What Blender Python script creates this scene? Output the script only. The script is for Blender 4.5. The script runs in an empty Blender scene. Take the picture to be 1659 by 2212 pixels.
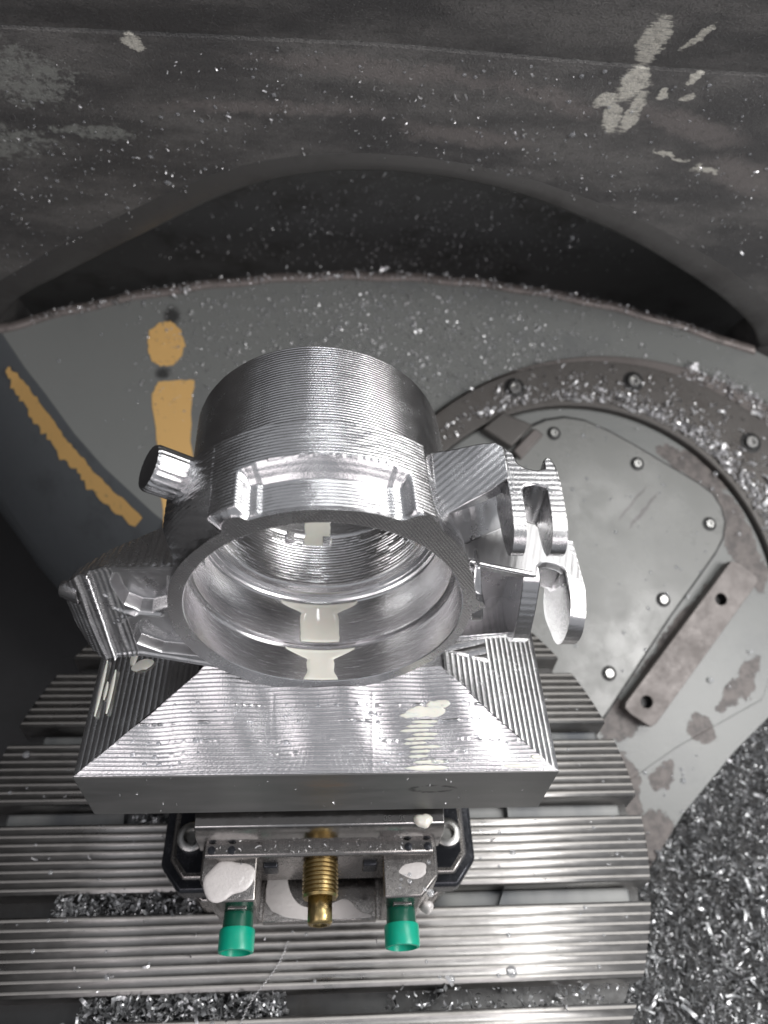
import bpy, bmesh, math, random
import numpy as np
from mathutils import Vector, Matrix
from mathutils.geometry import tessellate_polygon

S = bpy.context.scene
COL = S.collection
rng = np.random.default_rng(7)
random.seed(7)

# ------------------------------------------------------------------ camera
CAM = Vector((-0.0057, -2.5941, 4.7534))
X = np.array([1, .0144, .079]); X /= np.linalg.norm(X)
Zc = np.array([.077, -.664, -.744]); Zc -= X * (Zc @ X); Zc /= np.linalg.norm(Zc)
Yc = np.cross(Zc, X)
R = np.stack([X, Yc, Zc])                       # rows: world axes in camera (x right, y down, z fwd)
cd = bpy.data.cameras.new('camera'); cam = bpy.data.objects.new('camera', cd); COL.objects.link(cam)
M3 = Matrix([[R[i][0], -R[i][1], -R[i][2]] for i in range(3)])
cam.matrix_world = Matrix.Translation(CAM) @ M3.to_4x4()
cd.sensor_fit = 'HORIZONTAL'; cd.sensor_width = 36.0; cd.lens = 36 * 1624 / 1659
cd.clip_start = .05; cd.clip_end = 200
cd.dof.use_dof = True; cd.dof.focus_distance = 3.42; cd.dof.aperture_fstop = 1.2
S.camera = cam

# ------------------------------------------------------------------ world and lamps
wd = bpy.data.worlds.new('World'); S.world = wd; wd.use_nodes = True
bg = wd.node_tree.nodes['Background']; bg.inputs[0].default_value = (.93, .95, 1, 1); bg.inputs[1].default_value = .43
S.view_settings.view_transform = 'Standard'; S.view_settings.look = 'None'
S.view_settings.exposure = 0.0; S.view_settings.gamma = 1
def area(name, loc, target, sx, sy, power, col=(1, 1, 1)):
    l = bpy.data.lights.new(name, 'AREA'); l.shape = 'RECTANGLE'; l.size = sx; l.size_y = sy; l.energy = power; l.color = col
    o = bpy.data.objects.new(name, l); COL.objects.link(o); o.location = loc
    d = Vector(target) - Vector(loc); o.rotation_euler = d.to_track_quat('-Z', 'Y').to_euler(); return o
area('overhead_area_lamp', (5.8, 1.9, 9.5), (4.9, 1.3, 1), 6.4, 4.8, 720, (1, .99, .97))
area('overhead_area_lamp', (9.0, 6.3, 9.0), (3.0, 2.0, 1), 4.0, 6.0, 260, (1, .99, .97))  # unseen second overhead panel, added to brighten the lower clevis lug
area('ceiling_tube_lamp', (.2, 3.0, 9.5), (.1, 2.2, 1), .32, 7.0, 75, (.97, .98, 1))
area('hall_lamp_right', (8.5, -4.5, 8.5), (1, .5, 0), 3.5, 5.0, 900, (1, .985, .97))
area('front_fill_left', (-5.0, -7.3, 8.5), (0, 0, 1), 5.0, 4.5, 165, (1, .925, .945))  # unseen front fill panel, added to brighten the bore and front slope
area('front_fill_right', (5.0, -7.3, 8.5), (0, 0, 1), 5.0, 4.5, 205, (1, .925, .945))  # matching unseen fill; the gap between them keeps the slope's centre darker

# ------------------------------------------------------------------ helpers
def tag(o, label=None, cat=None, group=None, kind=None):
    if label: o['label'] = label
    if cat: o['category'] = cat
    if group: o['group'] = group
    if kind: o['kind'] = kind
    return o
def empty(name, loc, label, cat, group=None):
    o = bpy.data.objects.new(name, None); COL.objects.link(o); o.location = loc; o.empty_display_size = .1
    bpy.context.view_layer.update()
    return tag(o, label, cat, group)
def link(name, me, mat, parent=None, smooth=False):
    o = bpy.data.objects.new(name, me); COL.objects.link(o)
    if mat:
        me.materials.append(mat)
    if smooth:
        me.polygons.foreach_set('use_smooth', [True] * len(me.polygons))
    if parent:
        o.parent = parent; bpy.context.view_layer.update(); o.matrix_parent_inverse = parent.matrix_world.inverted()
    return o
def mesh(name, v, f, mat, parent=None, smooth=False):
    me = bpy.data.meshes.new(name); me.from_pydata([tuple(map(float, p)) for p in v], [], f); me.update()
    return link(name, me, mat, parent, smooth)
def fix(o, bevel=0, seg=2, angle=30):
    me = o.data; b = bmesh.new(); b.from_mesh(me); bmesh.ops.remove_doubles(b, verts=b.verts, dist=1e-5)
    bmesh.ops.recalc_face_normals(b, faces=b.faces); b.to_mesh(me); b.free()
    if bevel:
        m = o.modifiers.new('bevel', 'BEVEL'); m.width = bevel; m.segments = seg; m.limit_method = 'ANGLE'; m.angle_limit = math.radians(angle); m.harden_normals = False
        me.polygons.foreach_set('use_smooth', [True] * len(me.polygons))
        try: me.set_sharp_from_angle(angle=math.radians(35))
        except Exception: pass
    return o
def gridv(name, P, mat, parent=None, closed=False, smooth=True):
    """P: (n,m,3) array -> quad grid; closed wraps the 2nd axis"""
    n, m = P.shape[:2]; idx = np.arange(n * m).reshape(n, m)
    if closed: idx = np.concatenate([idx, idx[:, :1]], 1)
    q = np.stack([idx[:-1, :-1], idx[:-1, 1:], idx[1:, 1:], idx[1:, :-1]], -1).reshape(-1, 4)
    me = bpy.data.meshes.new(name); me.vertices.add(n * m); me.vertices.foreach_set('co', P.reshape(-1).astype(np.float32))
    me.loops.add(q.size); me.loops.foreach_set('vertex_index', q.reshape(-1).astype(np.int32))
    me.polygons.add(len(q)); me.polygons.foreach_set('loop_start', np.arange(0, q.size, 4, dtype=np.int32))
    me.polygons.foreach_set('loop_total', np.full(len(q), 4, dtype=np.int32)); me.update(calc_edges=True); me.validate()
    return link(name, me, mat, parent, smooth)
def prism(name, poly, fn0, fn1, mat, parent=None, bevel=0, holes=None):
    """poly: 2-D outline; fn0/fn1 map a 2-D point to the 3-D bottom / top"""
    loops = [poly] + (holes or [])
    flat = [p for l in loops for p in l]; n = len(flat)
    tris = tessellate_polygon([[Vector((p[0], p[1], 0)) for p in l] for l in loops])
    v = [fn0(*p) for p in flat] + [fn1(*p) for p in flat]
    f = [tuple(t) for t in tris] + [tuple(i + n for i in t) for t in tris]
    k = 0
    for l in loops:
        m = len(l)
        for i in range(m):
            a, b = k + i, k + (i + 1) % m; f.append((a, b, b + n, a + n))
        k += m
    o = mesh(name, v, f, mat, parent); fix(o)
    b = bmesh.new(); b.from_mesh(o.data); bmesh.ops.dissolve_limit(b, angle_limit=.01, verts=b.verts, edges=b.edges); b.to_mesh(o.data); b.free()
    if bevel: fix(o, bevel)
    return o
def box(name, x0, x1, y0, y1, z0, z1, mat, parent=None, bevel=0):
    v = [(x, y, z) for z in (z0, z1) for y in (y0, y1) for x in (x0, x1)]
    f = [(0, 2, 3, 1), (4, 5, 7, 6), (0, 1, 5, 4), (2, 6, 7, 3), (0, 4, 6, 2), (1, 3, 7, 5)]
    o = mesh(name, v, f, mat, parent); return fix(o, bevel) if bevel else o
def lathe(name, prof, n, frame, mat, parent=None, smooth=True, sharp=None, phase=0):
    """prof: list of (along, radius); frame: 4x4, axis = local Z"""
    a = np.linspace(0, 2 * np.pi, n, endpoint=False) + phase
    P = np.array([[(r * math.cos(t), r * math.sin(t), h) for t in a] for h, r in prof])
    P = P @ np.array(frame.to_3x3()).T + np.array(frame.translation)
    o = gridv(name, P, mat, parent, closed=True, smooth=smooth)
    fix(o)
    if smooth:
        try: o.data.set_sharp_from_angle(angle=math.radians(sharp or 40))
        except Exception: pass
    return o
def axis_frame(loc, d, up=(0, 0, 1)):
    z = Vector(d).normalized(); u = Vector(up)
    if abs(z.dot(u)) > .99: u = Vector((1, 0, 0))
    x = u.cross(z).normalized(); y = z.cross(x)
    m = Matrix((x, y, z)).transposed().to_4x4(); m.translation = Vector(loc); return m
def inpoly(px, py, poly):
    poly = np.asarray(poly); r = np.zeros(px.shape, bool); n = len(poly)
    for i in range(n):
        x0, y0 = poly[i]; x1, y1 = poly[(i + 1) % n]
        c = ((y0 > py) != (y1 > py))
        with np.errstate(divide='ignore', invalid='ignore'):
            xi = (x1 - x0) * (py - y0) / (y1 - y0 if y1 != y0 else 1e-9) + x0
        r ^= c & (px < xi)
    return r
def pdist(px, py, poly, closed=True):
    poly = np.asarray(poly, float); n = len(poly); d = np.full(px.shape, 1e9)
    for i in range(n if closed else n - 1):
        a = poly[i]; b = poly[(i + 1) % n]; ab = b - a; L = ab @ ab + 1e-12
        t = np.clip(((px - a[0]) * ab[0] + (py - a[1]) * ab[1]) / L, 0, 1)
        d = np.minimum(d, np.hypot(px - a[0] - t * ab[0], py - a[1] - t * ab[1]))
    return d
def sstep(a, b, x):
    t = np.clip((x - a) / (b - a), 0, 1); return t * t * (3 - 2 * t)
def vnoise(x, y, seed=0):
    """smooth 2-D value noise"""
    r = np.random.default_rng(seed).random((64, 64)); xi = np.floor(x).astype(int); yi = np.floor(y).astype(int)
    fx = x - xi; fy = y - yi; fx = fx * fx * (3 - 2 * fx); fy = fy * fy * (3 - 2 * fy)
    g = lambda i, j: r[(xi + i) % 64, (yi + j) % 64]
    return (g(0, 0) * (1 - fx) + g(1, 0) * fx) * (1 - fy) + (g(0, 1) * (1 - fx) + g(1, 1) * fx) * fy
def smooth_poly(poly, it=2):
    p = np.asarray(poly, float)
    for _ in range(it):
        q = np.roll(p, -1, 0); p = np.stack([.75 * p + .25 * q, .25 * p + .75 * q], 1).reshape(-1, 2)
    return [tuple(a) for a in p]

# ------------------------------------------------------------------ materials
class NT:
    def __init__(s, name):
        s.m = bpy.data.materials.new(name); s.m.use_nodes = True; s.t = s.m.node_tree; s.b = s.t.nodes['Principled BSDF']
        s.co = None
    def n(s, t, **k):
        o = s.t.nodes.new(t)
        for a, v in k.items():
            if a.startswith('i_'): o.inputs[a[2:].replace('_', ' ')].default_value = v
            else: setattr(o, a, v)
        return o
    def l(s, a, b): s.t.links.new(a, b)
    def coord(s):
        if not s.co: s.co = s.n('ShaderNodeTexCoord')
        return s.co.outputs['Object']
    def noise(s, scale, detail=4, rough=.6, stretch=None, dist=0):
        o = s.n('ShaderNodeTexNoise'); o.inputs['Scale'].default_value = scale; o.inputs['Detail'].default_value = detail; o.inputs['Roughness'].default_value = rough; o.inputs['Distortion'].default_value = dist
        src = s.coord()
        if stretch:
            mp = s.n('ShaderNodeMapping'); mp.inputs['Scale'].default_value = stretch[0]; mp.inputs['Rotation'].default_value = stretch[1]; s.l(src, mp.inputs[0]); src = mp.outputs[0]
        s.l(src, o.inputs['Vector']); return o.outputs['Fac']
    def ramp(s, f, a, b, lo=0., hi=1.):
        o = s.n('ShaderNodeMapRange'); o.interpolation_type = 'SMOOTHSTEP'
        for i, v in enumerate((a, b, lo, hi)): o.inputs[i + 1].default_value = v
        s.l(f, o.inputs[0]); return o.outputs[0]
    def math(s, op, a, b=None):
        o = s.n('ShaderNodeMath', operation=op)
        for i, v in enumerate((a, b)):
            if v is None: continue
            if isinstance(v, (int, float)): o.inputs[i].default_value = v
            else: s.l(v, o.inputs[i])
        return o.outputs[0]
    def mix(s, f, a, b):
        o = s.n('ShaderNodeMix', data_type='RGBA')
        for k, v in ((0, f), (6, a), (7, b)):
            if isinstance(v, (int, float)): o.inputs[k].default_value = v
            elif isinstance(v, tuple): o.inputs[k].default_value = (*v, 1)
            else: s.l(v, o.inputs[k])
        return o.outputs[2]
    def fmix(s, f, a, b):
        o = s.n('ShaderNodeMix', data_type='FLOAT')
        for k, v in ((0, f), (2, a), (3, b)):
            if isinstance(v, (int, float)): o.inputs[k].default_value = v
            else: s.l(v, o.inputs[k])
        return o.outputs[0]
    def blobs(s, lst, soft=.35, damt=.25, dsc=5.):
        """max of soft ellipses (x,y,z,rx,ry,rz,rot about z) in object coordinates"""
        out = None
        nz = s.n('ShaderNodeTexNoise'); nz.inputs['Scale'].default_value = dsc; nz.inputs['Detail'].default_value = 5; nz.inputs['Roughness'].default_value = .7; s.l(s.coord(), nz.inputs['Vector'])
        v1 = s.n('ShaderNodeVectorMath', operation='MULTIPLY_ADD'); s.l(nz.outputs['Color'], v1.inputs[0]); v1.inputs[1].default_value = (damt,) * 3; v1.inputs[2].default_value = (-damt / 2,) * 3
        v2 = s.n('ShaderNodeVectorMath', operation='ADD'); s.l(s.coord(), v2.inputs[0]); s.l(v1.outputs[0], v2.inputs[1]); dco = v2.outputs[0]
        for (c, r, rot) in lst:
            mp = s.n('ShaderNodeMapping', vector_type='TEXTURE'); mp.inputs['Location'].default_value = c; mp.inputs['Rotation'].default_value = rot; mp.inputs['Scale'].default_value = r
            s.l(dco, mp.inputs[0]); ln = s.n('ShaderNodeVectorMath', operation='LENGTH'); s.l(mp.outputs[0], ln.inputs[0])
            v = s.ramp(ln.outputs['Value'], 1 + soft, 1 - soft)
            out = v if out is None else s.math('MAXIMUM', out, v)
        return out
    def bump(s, h, strength, dist, normal=None):
        o = s.n('ShaderNodeBump'); o.inputs['Strength'].default_value = strength; o.inputs['Distance'].default_value = dist; s.l(h, o.inputs['Height'])
        if normal: s.l(normal, o.inputs['Normal'])
        return o.outputs[0]
    def set(s, **k):
        for a, v in k.items():
            i = s.b.inputs[a.replace('_', ' ')]
            if isinstance(v, (int, float)): i.default_value = v
            elif isinstance(v, tuple): i.default_value = (*v, 1) if len(v) == 3 else v
            else: s.l(v, i)
        return s

def alu(name, wave=None, rough=.2, col=.68, stretch=None, grain=.25):
    """machined aluminium; wave = (rotation euler, pitch, height) adds fine cutter scallops along local X of the rotation"""
    t = NT(name)
    r = t.noise(9, 4, .6, stretch); r2 = t.noise(60, 3, .6, stretch)
    t.set(Base_Color=t.mix(t.ramp(r, .3, .75), (col * .93, col * .92, col * .93), (col, col, col * 1.01)), Metallic=1.0,
          Roughness=t.math('ADD', t.ramp(r, .25, .8, rough * .75, rough * 1.3), t.ramp(r2, .3, .8, 0, .06)))
    nrm = t.bump(t.noise(130, 3, .7, stretch or ((1, 1, 1), (0, 0, 0))), grain, .004)
    if wave:
        mp = t.n('ShaderNodeMapping'); mp.inputs['Rotation'].default_value = wave[0]; t.l(t.coord(), mp.inputs[0])
        w = t.n('ShaderNodeTexWave', wave_type='BANDS', bands_direction='X', wave_profile='SIN'); w.inputs['Scale'].default_value = math.pi * 2 / (20 * wave[1]) ; w.inputs['Distortion'].default_value = .6; w.inputs['Detail'].default_value = 1; w.inputs['Detail Scale'].default_value = 1.5
        t.l(mp.outputs[0], w.inputs['Vector'])
        nrm = t.bump(w.outputs['Fac'], 1.0, wave[2], nrm)
    t.set(Normal=nrm); return t.m

M = {}
M['alu'] = alu('machined_aluminium', None, .2)
M['alu_bore'] = alu('bored_aluminium', None, .2, .8, ((1, 14, 1), (0, 0, 0)), .07)
M['alu_face'] = alu('milled_face_aluminium', ((0, .6, 0), .012, .0003), .22, .7)
M['alu_y'] = alu('stepped_aluminium_y', ((0, 0, math.pi / 2), .028, .0007), .18)
M['alu_d'] = alu('stepped_aluminium_diagonal', ((0, 0, .9), .03, .0005), .2, .7)
M['fork'] = alu('fork_aluminium', ((0, 0, math.pi / 2), .028, .0006), .24, .50)
M['plate'] = alu('rough_milled_aluminium', ((0, 0, .3), .03, .0010), .40, .52)
M['alu_x'] = alu('stepped_aluminium_x', ((0, 0, 0), .03, .0005), .18)
M['alu_z'] = alu('stepped_aluminium_z', ((0, math.pi / 2, 0), .03, .0007), .16)
M['alu_pocket'] = alu('pocket_aluminium', ((0, .5, .4), .05, .0006), .30, .62)
# mill finish billet side: grey, duller
t = NT('mill_finish_aluminium'); n1 = t.noise(3, 5, .6, ((1, 4, 4), (0, 0, 0))); n2 = t.noise(70, 3, .6)
stain = t.blobs([((.55, -1.15, 1.06), (.12, .1, .05), (0, 0, 0))], .1, .03, 20); hole = t.blobs([((.55, -1.15, 1.06), (.09, .1, .032), (0, 0, 0))], .1, .03, 20)
ringm = t.math('MULTIPLY', t.math('SUBTRACT', stain, hole), t.ramp(t.noise(30, 3), .35, .6))
rust = t.math('MULTIPLY', t.blobs([((0, -1.15, 1.13), (.1, .1, .06), (0, 0, 0))], .8), t.ramp(n1, .4, .7))
c = t.mix(t.ramp(n1, .3, .7), (.20, .203, .20), (.25, .25, .247)); c = t.mix(t.math('MULTIPLY', ringm, .8), c, (.05, .05, .05)); c = t.mix(t.math('MULTIPLY', rust, .5), c, (.3, .18, .1))
t.set(Base_Color=c, Metallic=.85, Roughness=t.ramp(n1, .2, .8, .46, .58), Normal=t.bump(n2, .15, .003)); M['mill'] = t.m
# steel
def steel(name, col, rough, metal=1, sc=6, stain=(.06, .055, .05), amt=.5, stretch=None):
    t = NT(name); a = t.noise(sc, 6, .65, stretch); b = t.noise(sc * 9, 4, .6, stretch); m = t.math('MULTIPLY', t.ramp(a, .48, .72), amt)
    t.set(Base_Color=t.mix(m, col, stain), Metallic=metal, Roughness=t.math('ADD', t.ramp(a, .3, .7, rough * .8, rough * 1.35), t.ramp(b, .3, .8, -.04, .08)), Normal=t.bump(b, .2, .004)); return t.m
M['table'] = steel('table_steel', (.40, .39, .38), .34, 1, 1.6, (.24, .23, .225), .7, ((.7, 1.2, 1), (0, 0, 0)))
M['line'] = steel('glint_line_steel', (.50, .485, .46), .5, .45, 3, (.34, .33, .31), .8)  # lighter ridge colour stands in for bright reflections and coolant along the lines
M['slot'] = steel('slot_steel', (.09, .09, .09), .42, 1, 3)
M['vise'] = steel('vise_steel', (.30, .285, .275), .24, 1, 5)
M['jaw'] = steel('ground_jaw_steel', (.40, .39, .385), .17, 1, 4, (.2, .19, .18), .4)
M['black'] = steel('black_oxide_steel', (.03, .032, .038), .2, .6, 6, (.06, .06, .07), .5)
M['bolt'] = steel('bolt_steel', (.42, .42, .41), .3, 1, 12)
M['dark'] = steel('dark_hole', (.012, .012, .012), .5, 0, 6, (.02, .02, .02), .3)
M['brass'] = steel('brass', (.42, .32, .15), .30, 1, 9, (.2, .12, .04), .5)
t = NT('green_plastic'); t.set(Base_Color=t.mix(t.ramp(t.noise(8, 3), .4, .7), (.0, .32, .2), (.0, .36, .235)), Roughness=.32); M['green'] = t.m
t = NT('shaded_green_plastic'); t.set(Base_Color=(.004, .09, .055), Roughness=.3); M['green_shaded'] = t.m  # darker copy of the green: shade on the sleeve put into the colour
t = NT('milky_coolant'); t.set(Base_Color=t.mix(t.ramp(t.noise(7, 3), .3, .8), (.84, .82, .73), (.9, .88, .8)), Roughness=.06, Subsurface_Weight=.15, Coat_Weight=.5, Coat_Roughness=.03); M['milk'] = t.m
t = NT('coolant_foam'); t.set(Base_Color=(.62, .59, .575), Roughness=.12, Coat_Weight=.6, Coat_Roughness=.05, Normal=t.bump(t.noise(34, 5, .7), .5, .012)); M['foam'] = t.m
t = NT('water_drop'); t.set(Base_Color=(.85, .87, .9), Roughness=.03, Transmission_Weight=.8, IOR=1.33, Coat_Weight=1.0, Coat_Roughness=.02); M['drop'] = t.m
t = NT('metal_chip'); o = t.n('ShaderNodeObjectInfo'); t.set(Base_Color=t.mix(t.ramp(t.noise(11, 2), .35, .7), (.62, .62, .63), (.9, .9, .91)), Metallic=.6, Roughness=.36); M['chip'] = t.m
t = NT('oily_grey_chip'); t.set(Base_Color=t.mix(t.ramp(t.noise(13, 2), .3, .7), (.22, .225, .23), (.62, .63, .64)), Metallic=.75, Roughness=.33); M['chip_grey'] = t.m
t = NT('orange_paint'); n1 = t.noise(14, 5, .7); t.set(Base_Color=t.mix(t.ramp(n1, .6, .72), (.74, .46, .17), (.28, .2, .12)), Roughness=.5); M['orange'] = t.m
# cradle paint (local frame u,v,w = object coordinates)
t = NT('grey_machine_paint'); n1 = t.noise(1.3, 6, .62); n2 = t.noise(9, 6, .7); n3 = t.noise(50, 3)
wear = t.blobs([((3.05, -.55, 0), (.16, .10, 1), (0, 0, .8)), ((2.78, .06, 0), (.75, .05, 1), (0, 0, .86)), ((3.25, .72, 0), (.62, .05, 1), (0, 0, .86)), ((3.85, .25, 0), (.10, .38, 1), (0, 0, -.7)), ((3.45, -.15, 0), (.16, .12, 1), (0, 0, -.5)), ((2.72, -.62, 0), (.12, .3, 1), (0, 0, .25)),
                ((2.65, -.05, 0), (.22, .2, 1), (0, 0, 0)), ((4.0, 1.65, 0), (.16, .6, 1), (0, 0, .35)), ((3.6, 2.35, 0), (.45, .12, 1), (0, 0, -.55)), ((2.95, -1.1, 0), (.2, .3, 1), (0, 0, 0))], .55)
wm = t.ramp(t.math('ADD', t.math('MULTIPLY', wear, .62), t.math('ADD', t.math('MULTIPLY', n2, .5), t.math('MULTIPLY', t.noise(38, 4, .7), .16))), .67, .75)
edge = t.math('MULTIPLY', t.ramp(n1, .5, .68), .45)
c = t.mix(edge, (.20, .207, .20), (.14, .146, .15)); sm_ = t.blobs([((-1.58, 3.19, 0), (.07, .06, 1), (0, 0, 0)), ((-1.53, 3.80, 0), (.07, .10, 1), (0, 0, 0))], .5, .1, 14); c = t.mix(t.math('MULTIPLY', sm_, .85), c, (.03, .03, .03))
c = t.mix(wm, c, t.mix(t.ramp(t.noise(12, 5, .7), .35, .65), (.085, .075, .072), (.165, .145, .135)))
t.set(Base_Color=c, Roughness=t.fmix(wm, .34, .5), Normal=t.bump(t.math('SUBTRACT', n3, t.math('MULTIPLY', wm, 1.5)), .25, .006)); M['paint'] = t.m
t = NT('cover_paint'); n2 = t.noise(7, 6, .7); n3 = t.noise(60, 3)
sc = t.blobs([((2.95, 1.95, 0), (.015, .3, 1), (0, 0, -.72)), ((3.05, 1.87, 0), (.02, .32, 1), (0, 0, -.72))], .7, .06, 9); sm = t.ramp(t.math('ADD', t.math('MULTIPLY', sc, .5), t.math('MULTIPLY', n2, .6)), .62, .7)
t.set(Base_Color=t.mix(sm, t.mix(t.ramp(t.noise(1.1, 4), .35, .7), (.20, .204, .194), (.23, .232, .222)), (.11, .1, .1)), Roughness=t.ramp(t.noise(2.6, 5, .7), .3, .7, .2, .42), Normal=t.bump(n3, .12, .004)); M['cover'] = t.m
M['ringm'] = steel('brown_ring_steel', (.112, .105, .099), .42, .35, 2.5, (.07, .062, .055), .8)
M['blockm'] = steel('brown_block_steel', (.175, .158, .15), .45, .25, 3, (.13, .115, .108), .5)
M['skirt'] = steel('dark_cradle_paint', (.12, .13, .138), .42, 0, 1.2, (.05, .052, .055), .7)
M['lip'] = steel('smooth_grey_lip', (.082, .08, .078), .5, 0, 2.5, (.06, .057, .055), .8)
M['rim'] = steel('worn_rim', (.2, .175, .165), .45, .3, 6, (.07, .065, .06), .9)
# dark rear casting (local u = x, w = y)
t = NT('stained_dark_casting'); n1 = t.noise(.8, 6, .65, ((1, 2.6, 1), (0, 0, .1))); n2 = t.noise(15, 6, .8); n3 = t.noise(70, 4, .7); n4 = t.noise(30, 3, .6, ((1, 9, 1), (0, 0, .12)))
nb = t.noise(6, 5, .75)
c = t.mix(t.ramp(n1, .38, .66), (.09, .088, .088), (.22, .212, .204))
c = t.mix(t.math('MULTIPLY', t.ramp(n3, .45, .7), .5), c, (.035, .033, .036))
streak = t.blobs([((.3, 3.25, 0), (.9, .09, 1), (0, 0, -.05)), ((1.3, 3.12, 0), (.5, .08, 1), (0, 0, -.3)), ((-.4, 2.9, 0), (.8, .07, 1), (0, 0, .03)), ((2.9, 2.5, 0), (.45, .16, 1), (0, 0, -.4)), ((2.3, 2.95, 0), (.5, .12, 1), (0, 0, -.3)), ((.9, 2.75, 0), (.5, .1, 1), (0, 0, -.1))], .8)
c = t.mix(t.math('MULTIPLY', t.ramp(t.math('ADD', t.math('MULTIPLY', streak, .5), t.math('MULTIPLY', n4, .55)), .45, .8), .8), c, (.26, .235, .225))
fl = t.blobs([((-1.85, 3.05, 0), (.5, .35, 1), (0, 0, -.1)), ((-1.5, 2.62, 0), (.42, .10, 1), (0, 0, -.04)), ((-2.3, 2.5, 0), (.7, .25, 1), (0, 0, 0))], .7)
flm = t.ramp(t.math('ADD', t.math('MULTIPLY', fl, .36), t.math('MULTIPLY', n2, .75)), .66, .74); c = t.mix(t.math('MULTIPLY', flm, .8), c, (.36, .37, .345))
cr = t.blobs([((1.75, 3.6, 0), (.11, .30, 1), (0, 0, .1)), ((1.98, 3.68, 0), (.04, .18, 1), (0, 0, -.35)), ((1.79, 3.26, 0), (.13, .20, 1), (0, 0, 0)), ((1.68, 3.12, 0), (.13, .08, 1), (0, 0, .6)), ((1.76, 2.98, 0), (.08, .20, 1), (0, 0, .35)), ((1.88, 3.03, 0), (.08, .25, 1), (0, 0, -.05)), ((2.0, 3.2, 0), (.05, .06, 1), (0, 0, .4)),
              ((2.14, 3.33, 0), (.06, .05, 1), (0, 0, .4)), ((2.17, 3.19, 0), (.07, .05, 1), (0, 0, .4)), ((2.60, 2.56, 0), (.15, .055, 1), (0, 0, -.3)), ((2.3, 2.68, 0), (.22, .025, 1), (0, 0, -.3)), ((-1.10, 3.33, 0), (.11, .06, 1), (0, 0, -.5))], .6, .16, 9)
st1 = t.noise(13, 5, .75, ((1, 5, 1), (0, 0, .5)))
crm = t.math('MULTIPLY', t.ramp(t.math('ADD', t.math('MULTIPLY', cr, .7), t.math('MULTIPLY', st1, .62)), .86, 1.0), t.ramp(t.noise(34, 3, .7, ((1, 6, 1), (0, 0, .5))), .3, .55, .35, 1.0))
c = t.mix(crm, c, (.86, .83, .74))
vo = t.n('ShaderNodeTexVoronoi'); vo.inputs['Scale'].default_value = 42; t.l(t.coord(), vo.inputs['Vector'])
glitter = t.math('MULTIPLY', t.ramp(vo.outputs['Distance'], .22, .12), t.ramp(t.noise(2.2, 4, .7), .42, .62)); c = t.mix(t.math('MULTIPLY', glitter, .6), c, (.34, .34, .33))  # pale dots painted on as glitter of stuck drops and chips
c = t.mix(t.math('MULTIPLY', t.ramp(t.noise(16, 6, .8), .5, .68), .55), c, (.05, .047, .047))
t.set(Base_Color=c, Roughness=t.ramp(n1, .3, .7, .34, .5), Normal=t.bump(t.math('ADD', t.math('MULTIPLY', n3, .7), t.math('MULTIPLY', n4, .5)), .8, .03)); M['wall'] = t.m
M['recess'] = steel('wet_black_casting', (.23, .228, .225), .4, 0, 1.5, (.09, .085, .075), .6)
M['bedm'] = steel('dark_swarf', (.06, .06, .06), .7, 0, 14, (.12, .12, .12), .7)
M['floorm'] = steel('black_pan', (.06, .06, .062), .55, 0, .6, (.035, .033, .032), .6)

# ================================================================== frames
TL = math.radians(28)
O = Vector((0, .4822, -1.4)); U = Vector((1, 0, 0)); V = Vector((0, math.cos(TL), math.sin(TL))); W = Vector((0, -math.sin(TL), math.cos(TL)))
GM = Matrix((U, V, W)).transposed().to_4x4(); GM.translation = O          # cradle plane: local x,y = u,v; z = w
WM = Matrix((U, W, -V)).transposed().to_4x4(); WM.translation = O + V * 3.7  # rear wall: local x,y = u,w; z toward camera
def gm(o, m=GM):
    o.matrix_world = m; return o
def loc(name, v, f, mat, m, parent=None, smooth=False):
    me = bpy.data.meshes.new(name); me.from_pydata([tuple(map(float, p)) for p in v], [], f); me.update()
    o = link(name, me, mat, None, smooth); o.matrix_world = m
    if parent:
        bpy.context.view_layer.update(); mw = o.matrix_world.copy(); o.parent = parent; o.matrix_parent_inverse = parent.matrix_world.inverted(); o.matrix_world = mw
    return o
def lprism(name, poly, z0, z1, mat, m, parent=None, bevel=0, holes=None):
    o = prism(name, poly, lambda x, y: (x, y, z0), lambda x, y: (x, y, z1), mat, None, bevel, holes); o.matrix_world = m
    if parent:
        bpy.context.view_layer.update(); mw = o.matrix_world.copy(); o.parent = parent; o.matrix_parent_inverse = parent.matrix_world.inverted(); o.matrix_world = mw
    return o
def arc(cx, cy, r, a0, a1, n): return [(cx + r * math.cos(math.radians(a0 + (a1 - a0) * i / (n - 1))), cy + r * math.sin(math.radians(a0 + (a1 - a0) * i / (n - 1)))) for i in range(n)]

# ================================================================== SETTING
# floor / chip pan
tag(mesh('chip_pan_floor', [(-14, -16, -3.2), (14, -16, -3.2), (14, 10, -3.2), (-14, 10, -3.2)], [(0, 1, 2, 3)], M['floorm']), kind='structure')
# left enclosure wall of the machine
tag(box('enclosure_wall', -7.2, -7.0, -9, 8, -3.2, 7.5, M['floorm']), kind='structure')
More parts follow.
